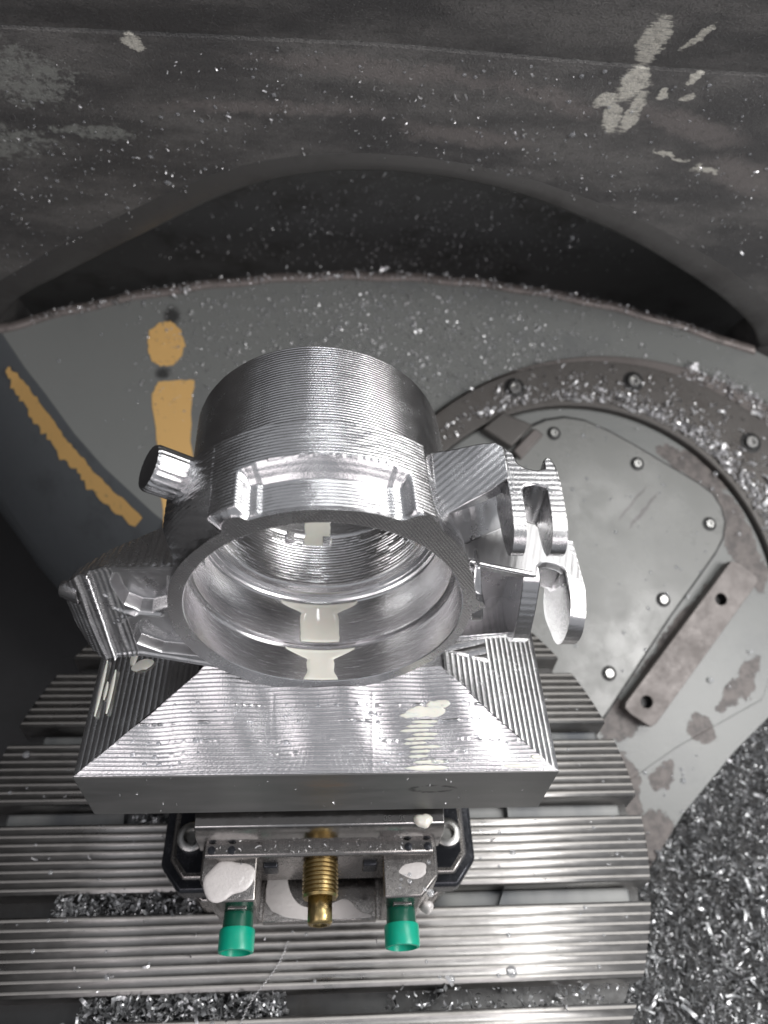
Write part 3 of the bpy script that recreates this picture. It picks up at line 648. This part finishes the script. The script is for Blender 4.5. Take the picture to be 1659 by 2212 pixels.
gridv('carved_face', np.stack([xg, yg, zg], -1), M['alu_pocket'], lug)
# top, flank and bottom skins running back
def skin(name, ex, ey, ez, back, mat, n=60, wav=0.):
    """from the front edge curve to the back curve"""
    s = np.linspace(0, 1, n)[:, None]; b = np.array(back)
    bx, by, bz = [np.interp(np.linspace(0, 1, len(ex)), np.linspace(0, 1, len(b)), b[:, k])[None, :] for k in range(3)]
    Pq = np.stack([ex[None] * (1 - s) + bx * s, ey[None] * (1 - s) + by * s, ez[None] * (1 - s) + bz * s], -1)
    Pq[..., 2] += wav * np.abs(np.sin(Pq[..., 0] / .03 * np.pi + s * 2)) * np.minimum(1, s * 12)
    return gridv(name, Pq, mat, lug)
xq = xg[-1]; bk = np.array([(-1.07, -.66, 2.08), (-1.04, -.65, 2.17), (-.9, -.57, 2.215), (-.715, -.46, 2.225), (-.6, -.44, 2.24), (-.45, -.42, 2.25)])
skin('top_face', xg[-1], yg[-1], zg[-1], np.stack([xq, np.interp(xq, bk[:, 0], bk[:, 1]), np.interp(xq, bk[:, 0], bk[:, 2])], 1), M['alu_d'], 50, .004)
skin('bottom_face', xg[0], yg[0], zg[0], np.stack([xg[0], yg[0] * 0 - .45, zg[0] + .02], 1), M['alu_y'], 30)
skin('back_face', xq, np.interp(xq, bk[:, 0], bk[:, 1]) - .0, np.interp(xq, bk[:, 0], bk[:, 2]), np.stack([xq, yg[0] * 0 - .45, zg[0] + .02], 1), M['alu_y'], 10)
lathe('nub', [(-.05, .055), (0, .044), (.012, .038), (.026, .034), (.033, .026), (.034, .0001)], 20, axis_frame((-1.045, -.74, 2.165), (-1, .1, .05)), M['alu'], lug)

def scallop(poly, pitch, amp, it=2):
    p = np.array(smooth_poly(poly, it)); q = np.vstack([p, p[:1]]); t = np.r_[0, np.cumsum(np.hypot(*np.diff(q, axis=0).T))]
    n = int(round(t[-1] / pitch)) * 4; ss = np.linspace(0, t[-1], n, endpoint=False)
    x, y = np.interp(ss, t, q[:, 0]), np.interp(ss, t, q[:, 1]); dx, dy = np.roll(x, -2) - np.roll(x, 2), np.roll(y, -2) - np.roll(y, 2); L = np.hypot(dx, dy) + 1e-9
    a = .5 * np.sum(x * np.roll(y, -1) - np.roll(x, -1) * y); sg = 1 if a > 0 else -1
    off = -amp * np.array([0, .75, 1, .75])[np.arange(n) % 4]
    return [(float(a), float(b)) for a, b in zip(x + sg * dy / L * off, y - sg * dx / L * off)]
# ---- upper right clevis lug
ul = empty('upper_clevis_lug', (.7, -.5, 2.5), None, None); ul.parent = pt; ul.matrix_parent_inverse = pt.matrix_world.inverted()
armt = [(.455, -.235, 2.455), (.53, -.245, 2.515), (.65, -.248, 2.585), (.72, -.262, 2.602), (.748, -.29, 2.598), (.748, -.39, 2.599), (.742, -.475, 2.599), (.66, -.53, 2.575), (.56, -.575, 2.53), (.50, -.60, 2.495), (.445, -.60, 2.465)]
armt = [(a, b, 2.601 - .36 * max(0, .735 - a)) for a, b, c in armt]
zt_ = {(a, b): c for a, b, c in armt}
prism('arm', [(a, b) for a, b, c in armt], lambda x, y: (x, y + .03, zt_[(x, y)] - .03 - .34 * max(0, x - .45)), lambda x, y: (x, y, zt_[(x, y)]), M['alu_d'], ul, .008)
br = [(.747, -.285), (.787, -.328), (.795, -.385), (.823, -.413), (.869, -.425), (.903, -.412), (.905, -.366), (.924, -.345), (.943, -.352), (.955, -.40), (.952, -.56), (.906, -.56), (.902, -.548), (.888, -.520), (.845, -.506), (.805, -.516), (.787, -.543), (.783, -.56), (.742, -.56)]
prism('bridge', br, lambda x, y: (x, y, 2.36), lambda x, y: (x, y, 2.5925), M['fork'], ul, .008)
fpro = [(-.40, 2.50), (-.40, 2.5915), (-.44, 2.5915), (-.66, 2.591), (-.73, 2.585), (-.775, 2.562), (-.797, 2.525), (-.795, 2.485), (-.765, 2.447), (-.71, 2.418), (-.63, 2.392), (-.55, 2.372), (-.5, 2.365), (-.42, 2.362)]
for (a, b, c, d) in ((.7395, .7885, .721, .772), (.9005, .9545, .873, .934)):
    sh = lambda y, x0, x1: x0 + (x1 - x0) * max(0, min(1, (-.55 - y) / .33)) if True else 0
    prism('finger', scallop(fpro, .034, .0008), lambda y, z, a=a, c=c: (a + (c - a) * max(0, min(1, (-.52 - y) / .28)) + .0004, y, z), lambda y, z, b=b, d=d: (b + (d - b) * max(0, min(1, (-.52 - y) / .28)), y, z), M['fork'], ul, .005)
# web between the two lugs
wn = 40; Pw = np.zeros((wn, wn, 3))
for i in range(wn):
    for j in range(wn):
        a_, q = i / (wn - 1), j / (wn - 1)
        top_ = np.array([.46 + .30 * q, -.50 + .10 * q, 2.455 + .05 * q]); xb = .56 + .34 * q
        bot_ = np.array([xb, float(np.interp(xb, [.56, .62, .69, .77, .9], [-.61, -.555, -.505, -.445, -.37])), 2.29 - .28 * (xb - .6) - .02])
        p_ = top_ * (1 - a_) + bot_ * a_; bul = math.sin(math.pi * a_)
        p_[1] += .09 * bul - .012 * abs(math.sin(q * 14 + a_ * 3)) * bul; p_[2] += .0
        Pw[i, j] = p_
gridv('web', Pw, M['alu_pocket'], ul)
for k, (q0, s0) in enumerate(((.1, .2), (.3, .5))):
    pass

# ---- lower right clevis lug
ll = empty('lower_clevis_lug', (.85, -.5, 2.0), None, None); ll.parent = pt; ll.matrix_parent_inverse = pt.matrix_world.inverted()
ltp = [(.60, -.66), (.58, -.64), (.57, -.60), (.62, -.55), (.69, -.503), (.77, -.443), (.85, -.39), (.913, -.365), (.97, -.371), (1.05, -.42), (1.112, -.467), (1.135, -.522), (1.141, -.6), (1.136, -.66), (1.08, -.66), (1.061, -.612), (1.035, -.593), (1.008, -.586), (.98, -.585), (.955, -.594), (.925, -.625), (.912, -.676), (.75, -.672)]
ztil = lambda x: 2.29 - .28 * (x - .6)
prism('top_plate', ltp, lambda x, y: (x, y, ztil(x) - .05), lambda x, y: (x, y, ztil(x)), M['plate'], ll, .009)
lathe('edge_bead', [(-.002, .0001), (0, .012), (.30, .012), (.302, .0001)], 12, axis_frame((.605, -.664, 2.282), (.305, -.008, -.085)), M['alu'], ll)
f2 = [(-.42, 2.139), (-.45, 2.139), (-.66, 2.139), (-.78, 2.136), (-.835, 2.115), (-.868, 2.06), (-.872, 1.99), (-.85, 1.92), (-.80, 1.86), (-.72, 1.805), (-.62, 1.765), (-.55, 1.77), (-.50, 1.82), (-.45, 1.9)]
f2s = scallop(f2, .034, .0008)
tl_ = lambda x, z: z + (ztil(x) - 2.139) * sstep(1.95, 2.12, z)
prism('finger', f2s, lambda y, z: (1.062 if y > -.7 else 1.062 - .02 * min(1, (-.7 - y) / .15), y, tl_(1.062, z)), lambda y, z: (1.138 if y > -.7 else 1.138 - .025 * min(1, (-.7 - y) / .15), y, tl_(1.138, z)), M['alu'], ll, .005)
f1 = [(-.42, 2.19), (-.5, 2.198), (-.66, 2.198), (-.69, 2.18), (-.715, 2.12), (-.75, 2.03), (-.775, 1.93), (-.785, 1.86), (-.765, 1.80), (-.715, 1.765), (-.6, 1.76), (-.5, 1.78)]
prism('finger', scallop(f1, .036, .0010), lambda y, z: (.854, y, z), lambda y, z: (.932, y, z - .006), M['alu'], ll, .005)
prism('floor_plate', [(.56, -.75), (.88, -.72), (.88, -.42), (.56, -.42)], lambda x, y: (x, y, 1.775), lambda x, y: (x, y, 1.815), M['alu_x'], ll, .008)
prism('pocket_back', [(.594, 1.78), (.594, 2.275), (.90, 2.19), (.90, 1.78)], lambda x, z: (x, -.44, z), lambda x, z: (x, -.50 - .12 * max(0, (.66 - x)) / .1, z), M['alu_pocket'], ll)
box('fin_root', .602, .64, -.70, -.5, 2.06, 2.262, M['alu_pocket'], ll, .006)
prism('arch_back', [(.92, 2.18), (1.07, 2.14), (1.07, 1.90), (1.03, 1.955), (.98, 1.965), (.92, 1.94)], lambda x, z: (x, -.46, z), lambda x, z: (x, -.575, z), M['alu'], ll, .02)
prism('side_fin', [(-.80, 2.03), (-.80, 2.08), (-.70, 2.29), (-.5, 2.27), (-.5, 2.03)], lambda y, z: (.622 + .12 * (z - 2.27) * -.2, y, z), lambda y, z: (.652 + .16 * (2.27 - z), y, z), M['alu'], ll, .010)

# ================================================================== coolant
def tagm(o, label, cat='coolant', group=None): return tag(o, label, cat, group)
def bore_pool(y0, y1, r, wf, name, label):
    n, m = 70, 60; s = np.linspace(0, 1, n)[:, None]; c = np.linspace(-1, 1, m)[None, :]
    y = y0 + (y1 - y0) * s; wid = wf(s); a = c * wid / r
    lift = .006 * np.clip(1 - np.abs(c) ** 6, 0, 1) * np.clip(np.minimum(s, 1 - s) * 25, 0, 1) + .0012
    rr_ = r - lift - .006 * np.exp(-((1 - s) / .06) ** 2)
    cx = -.012
    Pp = cyl(y + 0 * c, rr_ + 0 * c * s, np.pi - (a + cx / r)); o = gridv(name, Pp, M['milk'], None); return tagm(o, label)
nz1 = lambda s, k: .012 * (vnoise(s * 9 + k, s * 0 + k, k) - .5)
bore_pool(-.597, -.375, .5605, lambda s: .094 + nz1(s, 3) + .11 * sstep(.72, 1.0, s), 'coolant_puddle', 'cream coolant strip on the bottom of the bore, in the middle step')
bore_pool(-.793, -.631, .581, lambda s: .070 + nz1(s, 5) + .015 * sstep(.3, 0, s) + .10 * sstep(.66, 1.0, s), 'coolant_puddle', 'cream coolant strip on the bottom of the bore, nearest the front ring')
bore_pool(-.03, .2, .5035, lambda s: .075 + nz1(s, 8) + .08 * sstep(.86, 1.0, s), 'coolant_puddle', 'pale coolant film deep inside the bore')
def slope_pool(cx, hh, half, thick, label, seed):
    """coolant lying along one step of the front slope"""
    n, m = 9, 40; c = np.linspace(-1, 1, m)[None, :]; s = np.linspace(-1, 1, n)[:, None]
    y = -1.15 + hh / mF + s * thick * (1 - np.abs(c) ** 4) * (.8 + .4 * vnoise(c * 3 + seed, c * 0, seed)); x = cx + half * c + 0 * s
    z = zp + .0050 + mF * (y + 1.15) * .985 + swave(x, y) + .006 * (1 - s ** 2) * (1 - c ** 6)
    return np.stack([x, y, z], -1)
def joined(name, Ps, mat):
    v = []; f = []
    for Pq in Ps:
        n, m = Pq.shape[:2]; k = len(v); v += [tuple(p) for p in Pq.reshape(-1, 3)]
        f += [(k + i * m + j, k + i * m + j + 1, k + (i + 1) * m + j + 1, k + (i + 1) * m + j) for i in range(n - 1) for j in range(m - 1)]
    return mesh(name, v, f, mat, None, True)
tagm(joined('coolant_puddle', [slope_pool(.5, .012, .11, .010, '', 1), slope_pool(.52, .026, .085, .008, '', 2), slope_pool(.46, .040, .05, .006, '', 3)], M['milk']), 'thin white coolant lines along the front edge of the base plate, right of centre')
tagm(joined('coolant_puddle', [slope_pool(.47 + .03 * math.sin(i * 2.1), .052 + .0102 * i, .05 + .03 * abs(math.sin(i * 1.7)), .006, '', 5 + i) for i in range(8)], M['milk']), 'white coolant trickles running down the front slope of the stock')
tagm(joined('coolant_puddle', [slope_pool(.50, .148, .10, .022, '', 20), slope_pool(.56, .165, .06, .016, '', 21), slope_pool(.42, .14, .05, .010, '', 22)], M['milk']), 'cream coolant pool on the upper right of the front slope, below the ring')
tagm(joined('coolant_puddle', [slope_pool(.97, .014, .10, .008, '', 31), slope_pool(1.04, .035, .03, .008, '', 32)], M['milk']), 'bluish white coolant beads in the right front corner of the base plate')
def blob(name, c, r, mat, label, cat, n=28, seed=0, squash=(1, 1, .5), rot=None):
    """irregular rounded lump lying at c"""
    P_ = np.zeros((10, n, 3)); rg = np.random.default_rng(seed); ph = rg.random(4) * 6.28
    for i in range(10):
        e = (i / 9) * math.pi / 2
        for j in range(n):
            a = 2 * math.pi * j / n; w = 1 + .13 * math.sin(2 * a + ph[0]) + .09 * math.sin(3 * a + ph[1]) + .05 * math.sin(5 * a + ph[2])
            P_[i, j] = (math.cos(a) * math.cos(e) ** .6 * w * r * squash[0], math.sin(a) * math.cos(e) ** .6 * w * r * squash[1], math.sin(e) * r * squash[2])
    if rot is not None: P_ = P_ @ np.array(rot.to_3x3()).T
    P_ += np.array(c); o = gridv(name, P_, mat, None, closed=True); return tag(o, label, cat)
# left slope coolant streaks
def left_streak(x0, ya, yb, wd_): 
    n, m = 5, 16; s = np.linspace(-1, 1, n)[:, None]; c = np.linspace(0, 1, m)[None, :]
    y = ya + (yb - ya) * c + 0 * s; x = x0 + s * wd_ * np.sin(np.pi * np.clip(c, .04, .96)) ** .4; tt_ = 1.147 - np.abs(x)
    return np.stack([x, y, zp + .011 + mS * tt_ + .006 * (1 - s ** 2)], -1)
tagm(joined('coolant_puddle', [left_streak(-1.105, -.86, -.55, .011), left_streak(-1.075, -.78, -.68, .010), left_streak(-1.045, -.86, -.62, .011)], M['milk']), 'white coolant streaks along the grooves at the left edge of the base plate')
tagm(joined('coolant_puddle', [left_streak(-.955, -.62, -.52, .02), left_streak(-.90, -.66, -.60, .06)], M['milk']), 'small white coolant patch on the left slope under the left lug')
# vise coolant
blob('coolant_foam', (-.485, -1.385, .468), .125, M['foam'], 'white coolant foam lump on the left guide rail of the vise', 'coolant', 40, 3, (1.0, .82, .14))
blob('coolant_foam', (.50, -1.36, .468), .05, M['foam'], 'thin pale coolant spots on the right guide rail of the vise', 'coolant', 24, 5, (1.8, .8, .08))
o = prism('coolant_puddle', smooth_poly([(-.315, -1.21), (-.20, -1.2), (-.18, -1.33), (-.1, -1.42), (.05, -1.40), (.16, -1.36), (.22, -1.44), (.30, -1.46), (.3, -1.478), (-.31, -1.478)], 2), f0(.001), f0(.007), M['foam'], None, .003); tagm(o, 'milky coolant lying on the vise floor under the brass spindle')
blob('coolant_foam', (.60, -1.46, .12), .07, M['foam'], 'white coolant clinging beside the right green cap', 'coolant', 20, 8, (.5, .5, 1.2))
# big hanging coolant drop
blob('coolant_drop', (.535, -1.195, .742), .05, M['milk'], 'large rounded coolant drop on the jaw, right below the plate front', 'coolant drop', 24, 12, (.9, .8, .7))
# coolant in the T-slots, right side
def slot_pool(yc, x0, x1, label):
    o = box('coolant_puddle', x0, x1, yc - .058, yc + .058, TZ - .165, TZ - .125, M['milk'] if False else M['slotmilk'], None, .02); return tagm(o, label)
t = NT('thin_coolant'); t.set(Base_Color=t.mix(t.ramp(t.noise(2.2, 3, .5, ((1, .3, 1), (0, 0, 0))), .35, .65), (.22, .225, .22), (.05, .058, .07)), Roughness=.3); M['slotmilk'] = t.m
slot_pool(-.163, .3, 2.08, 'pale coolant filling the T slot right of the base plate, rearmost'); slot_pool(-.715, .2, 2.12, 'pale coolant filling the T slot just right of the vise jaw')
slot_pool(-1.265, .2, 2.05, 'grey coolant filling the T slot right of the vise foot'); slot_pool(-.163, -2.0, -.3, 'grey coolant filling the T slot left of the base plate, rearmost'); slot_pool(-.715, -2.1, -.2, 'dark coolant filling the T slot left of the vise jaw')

# ================================================================== chips and drops (uncountable)
def flake(n_=4):
    a = np.linspace(-.9, .9, n_ + 1); v = np.concatenate([np.stack([np.sin(a), 0 * a - .22, np.cos(a) - .7], -1), np.stack([np.sin(a), 0 * a + .22, np.cos(a) - .6], -1)]); m = n_ + 1
    return v, [(i, i + 1, m + i + 1, m + i) for i in range(n_)]
def dome(k=8):
    v = [(math.cos(2 * math.pi * j / k), math.sin(2 * math.pi * j / k), 0) for j in range(k)] + [(.72 * math.cos(2 * math.pi * j / k), .72 * math.sin(2 * math.pi * j / k), .3) for j in range(k)] + [(0, 0, .42)]
    f = [(j, (j + 1) % k, k + (j + 1) % k, k + j) for j in range(k)] + [(k + j, k + (j + 1) % k, 2 * k) for j in range(k)]
    return np.array(v), f
def rotm(n, flat=False, nrm=(0, 0, 1)):
    a = rng.random(n) * 2 * np.pi; ca, sa = np.cos(a), np.sin(a); Zr = np.zeros((n, 3, 3)); Zr[:, 0, 0] = ca; Zr[:, 0, 1] = -sa; Zr[:, 1, 0] = sa; Zr[:, 1, 1] = ca; Zr[:, 2, 2] = 1
    if not flat:
        q = rng.normal(size=(n, 4)); q /= np.linalg.norm(q, axis=1)[:, None]; w, x, y, z = q.T
        Zr = np.stack([np.stack([1 - 2 * (y * y + z * z), 2 * (x * y - z * w), 2 * (x * z + y * w)], -1), np.stack([2 * (x * y + z * w), 1 - 2 * (x * x + z * z), 2 * (y * z - x * w)], -1), np.stack([2 * (x * z - y * w), 2 * (y * z + x * w), 1 - 2 * (x * x + y * y)], -1)], 1)
    return Zr
def scatter(name, tmpl, pos, size, mat, m=None, flat=True, stretch=None):
    v, f = tmpl; n = len(pos); Rm = rotm(n, flat); sv = v[None] * (np.ones((n, 1, 3)) if stretch is None else stretch[:, None, :])
    A = np.einsum('nij,nkj->nki', Rm, sv) * size[:, None, None] + pos[:, None, :]
    nv = len(v); base = np.arange(n) * nv
    me = bpy.data.meshes.new(name); A = A.reshape(-1, 3); me.vertices.add(len(A)); me.vertices.foreach_set('co', A.reshape(-1).astype(np.float32))
    lens = np.tile([len(q) for q in f], n); idx = np.concatenate([np.array(q) for q in f]); L = (idx[None] + base[:, None]).reshape(-1)
    me.loops.add(len(L)); me.loops.foreach_set('vertex_index', L.astype(np.int32)); me.polygons.add(len(lens))
    me.polygons.foreach_set('loop_start', np.concatenate([[0], np.cumsum(lens)[:-1]]).astype(np.int32)); me.polygons.foreach_set('loop_total', lens.astype(np.int32)); me.update(calc_edges=True); me.validate()
    o = link(name, me, mat, None, True)
    if m is not None: o.matrix_world = m
    o['kind'] = 'stuff'; return o
def lsize(n, a, s): return a * np.exp(rng.normal(0, s, n))
# drops on the cradle, denser toward the middle rear
n = 2600; u = rng.uniform(-2.9, 4.3, n); v = rng.uniform(1.2, 4.3, n); pr_ = .12 + .88 * np.exp(-(((u - .6) / 1.5) ** 2 + ((v - 3.9) / .9) ** 2)); keep = (rng.random(n) < pr_) & (v < -5.979 + np.sqrt(np.maximum(0, 10.3 ** 2 - (u - .674) ** 2)) - .08) & (u > np.interp(v, [1.8, 2.235, 2.557, 2.956, 3.214, 3.6], [-1.575, -2.06, -2.354, -2.66, -2.875, -3.15])) & (np.hypot(u - 2.877, v - .664) > 2.8)
u, v = u[keep], v[keep]; o = scatter('coolant_drops', dome(), np.stack([u, v, 0 * u + .003], -1), lsize(len(u), .012, .35), M['drop'], GM); tag(o, 'tiny coolant drops and specks spattered over the grey cradle', 'drops')
n = 3600; u = rng.normal(.7, 1.3, n); v = 3.55 + rng.normal(0, .5, n); keep = (v < -5.979 + np.sqrt(np.maximum(0, 10.3 ** 2 - (u - .674) ** 2)) - .1) & (u > -1.9) & (np.hypot(u - 2.877, v - .664) > 2.85); u, v = u[keep], v[keep]
o = scatter('metal_chips', flake(3), np.stack([u, v, 0 * u + .012], -1), lsize(len(u), .014, .4), M['chip'], GM, False); tag(o, 'fine bright chips strewn over the grey cradle behind the cylinder', 'chips')
# recess
n = 5200; j = rng.uniform(-3.0, 4.6, n); s = rng.uniform(.12, .62, n)
pr_ = np.clip((.12 + np.exp(-((j - 1.0) / 1.6) ** 2)) * (.15 + sstep(.15, .5, s)), 0, 1); k_ = rng.random(n) < pr_; j, s = j[k_], s[k_]
pos = recp(j, s) + np.array([0, 0, .02])
o = scatter('metal_chips', flake(3), pos, lsize(len(j), .015, .4), M['chip'], WM, False); tag(o, 'bright chips sprinkled in the black recess under the arch', 'chips')
# rear wall
n = 3000; u = rng.uniform(-4, 4.6, n); w = rng.uniform(.6, 4, n); au = np.array([a for a, b in arch]); aw = np.array([b for a, b in arch]); keep = (w > np.where((u > -3.15) & (u < 4.5), np.interp(u, au, aw), -9) + .05) & (w < 3.36) & (vnoise(u * 1.4 + 20, w * 2.2, 17) + .3 * rng.random(len(u)) > .5); u, w = u[keep], w[keep]
st = np.stack([np.ones(len(u)), np.ones(len(u)), np.ones(len(u))], -1)
o = scatter('coolant_drops', dome(), np.stack([u, w, 0 * u + .002], -1), lsize(len(u), .0065, .45), M['drop'], WM, True, st); tag(o, 'small wet drops and chips stuck to the dark rear casting', 'drops')
n = 1500; u = rng.uniform(-4.0, 4.6, n); w = rng.uniform(1.2, 3.3, n); keep = (w > np.interp(u, au, aw) + .05) & (vnoise(u * 1.7 + 20, w * 1.7, 15) + .25 * rng.random(len(u)) > .52); u, w = u[keep], w[keep]
o = scatter('metal_chips', flake(3), np.stack([u, w, 0 * u + .015], -1), lsize(len(u), .009, .5), M['chip'], WM, False); tag(o, 'scattered bright chips clinging to the dark rear casting', 'chips')
# rim chips
n = 500; u = rng.uniform(-2.9, 4.2, n); v = -5.979 + np.sqrt(10.324 ** 2 - (u - .674) ** 2) - .03 + rng.normal(0, .035, n)
o = scatter('metal_chips', flake(3), np.stack([u, v, 0 * u + .045], -1), lsize(n, .02, .4), M['chip'], GM, False); tag(o, 'chips caught along the worn rear rim of the cradle', 'chips')
# flange ring chips along the inside edge and outer shoulder
n = 1500; a = np.radians(np.where(rng.random(n) < .75, rng.normal(48, 30, n), rng.uniform(15, 140, n))); k_ = (a > 0) & (a < 2.5); a = a[k_]; n = len(a); rr_ = ri + .06 + np.abs(rng.normal(0, .10, n)) + .1 * (rng.random(n) < .2) * rng.random(n) * 4
pos = np.stack([ci[0] + rr_ * np.cos(a), ci[1] + rr_ * np.sin(a), .112 + 0 * a], -1)
o = scatter('metal_chips', flake(3), pos, lsize(n, .028, .4), M['chip'], GM, False); tag(o, 'bright chips banked along the inner edge of the brown flange ring', 'chips')
n = 500; a = np.radians(rng.uniform(15, 75, n)); rr_ = ro - .12 + rng.normal(0, .08, n); pos = np.stack([co_[0] + rr_ * np.cos(a), co_[1] + rr_ * np.sin(a), .07 + 0 * a], -1)
o = scatter('metal_chips', flake(3), pos, lsize(n, .03, .4), M['chip'], GM, False); tag(o, 'bright chips on the outer shoulder of the flange, at the right edge', 'chips')
# cover plate drops
n = 90; u = rng.uniform(1.7, 4.2, n); v = rng.uniform(.2, 2.9, n); o = scatter('coolant_drops', dome(), np.stack([u, v, 0 * u + .064], -1), lsize(n, .013, .4), M['drop'], GM); tag(o, 'few clear drops on the grey cover plate and brown bar', 'drops')
n = 40; u = rng.uniform(2.6, 4.0, n); v = u * 1.0 - 3.6 + rng.normal(0, .25, n); o = scatter('coolant_drops', dome(), np.stack([u, v, 0 * u + .003], -1), lsize(n, .014, .4), M['drop'], GM); tag(o, 'drops on the worn grey paint beside the chip bed', 'drops')
# chip bed, lower right
n = 110; bx = np.linspace(0.9, 6.0, n)[None, :]; by = np.linspace(-4.6, 2.2, n)[:, None]
zbed = -2.10 + .14 * vnoise(bx * 1.3, by * 1.3, 21) + .08 * vnoise(bx * 5, by * 5, 22) + .05 * (by + .8) + .5 * np.maximum(0, -.8 - by)
bed = gridv('chip_bed', np.stack([bx + 0 * by, by + 0 * bx, zbed], -1), M['bedm'], None); tag(bed, 'deep bed of grey aluminium chips filling the pan at the lower right', 'chips', None, 'stuff')
n = 48000; x = rng.uniform(1.3, 4.6, n); y_ = rng.uniform(-2.9, 1.3, n)
z_ = -2.10 + .14 * vnoise(x * 1.3, y_ * 1.3, 21) + .08 * vnoise(x * 5, y_ * 5, 22) + .05 * (y_ + .8) + .5 * np.maximum(0, -.8 - y_) + rng.uniform(-.01, .05, n)
o = scatter('metal_chips', flake(3), np.stack([x, y_, z_], -1), lsize(n, .020, .5), M['chip_grey'], None, False, np.stack([.9 + 1.0 * rng.random(n), .5 + .6 * rng.random(n), np.ones(n)], -1)); tag(o, 'loose bright chips covering the chip bed at the lower right', 'chips')
# chips packed in T slots, left and bottom
def slot_chips(yc, x0, x1, n, label, z0=-.15, z1=.02):
    x = rng.uniform(x0, x1, n); y = yc + rng.uniform(-.06, .06, n); z = TZ + rng.uniform(z0, z1, n) * (.6 + .4 * vnoise(x * 6, y * 0, 3))
    o = scatter('metal_chips', flake(3), np.stack([x, y, z], -1), lsize(n, .022, .4), M['chip_grey'], None, False); tag(o, label, 'chips')
slot_chips(-1.265, -1.62, -.72, 900, 'chips packed in the T slot left of the vise foot'); slot_chips(-1.815, -1.35, -.2, 1500, 'chips packed in the front T slot at the bottom edge'); slot_chips(-.715, -1.25, -.9, 220, 'chips in the T slot under the left end of the base plate')
slot_chips(-1.815, .4, 1.9, 160, 'few loose chips in the front T slot, right half')
# specks over table bars
n = 300; x = rng.uniform(-2.1, 2.1, n); y_ = rng.uniform(-2.3, .2, n); keep = (np.hypot(x - TC[0], y_ - TC[1]) < TR - .05) & ~((np.abs(x) < .95) & (y_ > -1.4)) & (((.328 - y_) % .5525) < .41); x, y_ = x[keep], y_[keep]
o = scatter('coolant_drops', dome(), np.stack([x, y_, 0 * x + TZ + .001], -1), lsize(len(x), .009, .4), M['drop']); tag(o, 'coolant drops and specks on the grooved table bars', 'drops')
n = 90; x = rng.uniform(-2.0, 2.0, n); y_ = rng.uniform(-2.3, -.3, n); keep = (np.hypot(x - TC[0], y_ - TC[1]) < TR - .05) & ~((np.abs(x) < 1.0) & (y_ > -1.4)) & (((.328 - y_) % .5525) < .41); x, y_ = x[keep], y_[keep]
o = scatter('metal_chips', flake(3), np.stack([x, y_, 0 * x + TZ + .02], -1), lsize(len(x), .018, .4), M['chip'], None, False); tag(o, 'single bright chips lying on the grooved table bars', 'chips')
# coolant beads on the part
n = 150; x = rng.uniform(-.95, .98, n); hh = rng.choice([.165, .125, .08, .05, .03, .145], n) + rng.normal(0, .003, n); y_ = -1.15 + hh / mF; keep = (np.abs(x) < 1.1 - hh / mS) & (vnoise(x * 5 + 10, hh * 30, 31) > .45); x, y_ = x[keep], y_[keep]
o = scatter('coolant_drops', dome(10), np.stack([x, y_, zp + .005 + mF * (y_ + 1.15) + swave(x, y_)], -1), lsize(len(x), .0075, .35), M['drop']); tag(o, 'clear coolant beads in rows on the front slope of the machined stock', 'drops')
n = 26; x = rng.uniform(-1.1, 1.1, n); o = scatter('metal_chips', flake(3), np.stack([x, 0 * x - 1.153, rng.uniform(.80, 1.245, n)], -1), lsize(n, .007, .5), M['chip'], None, False); tag(o, 'tiny chips stuck to the grey front side of the base plate', 'chips')
# chips and drops on the vise
n = 50; x = rng.uniform(-.62, .62, n); y_ = rng.uniform(-1.48, -1.31, n); keep = np.abs(x) > .35; x, y_ = x[keep], y_[keep]
o = scatter('coolant_drops', dome(), np.stack([x, y_, 0 * x + .474], -1), lsize(len(x), .009, .4), M['drop']); tag(o, 'small drops on the vise guide rails', 'drops')
n = 36; x = rng.uniform(-.6, .6, n); o = scatter('metal_chips', flake(3), np.stack([x, rng.uniform(-1.28, -1.24, n), 0 * x + .553], -1), lsize(n, .009, .4), M['chip'], None, False); tag(o, 'tiny chips on the ledge in front of the vise jaw', 'chips')
# thin curled wire chip in front of the left green cap
cu = bpy.data.curves.new('wire', 'CURVE'); cu.dimensions = '3D'; sp = cu.splines.new('POLY'); pts = []
for i in range(160):
    s = i / 159; p = Vector((-.19, -1.50, TZ + .02)).lerp(Vector((-.47, -1.98, TZ + .02)), s); a = i * 1.1; pts.append((p.x + .006 * math.cos(a) + .02 * math.sin(s * 7), p.y, p.z + .006 * math.sin(a)))
sp.points.add(len(pts) - 1)
for q, p in zip(sp.points, pts): q.co = (*p, 1)
cu.bevel_depth = .0022; cu.bevel_resolution = 1
ob = bpy.data.objects.new('tmp', cu); COL.objects.link(ob); bpy.context.view_layer.update(); me = bpy.data.meshes.new_from_object(ob.evaluated_get(bpy.context.evaluated_depsgraph_get())); bpy.data.objects.remove(ob)
tag(link('curled_wire_chip', me, M['chip'], None, True), 'long thin curled metal thread lying on the table in front of the left green cap', 'metal chip')
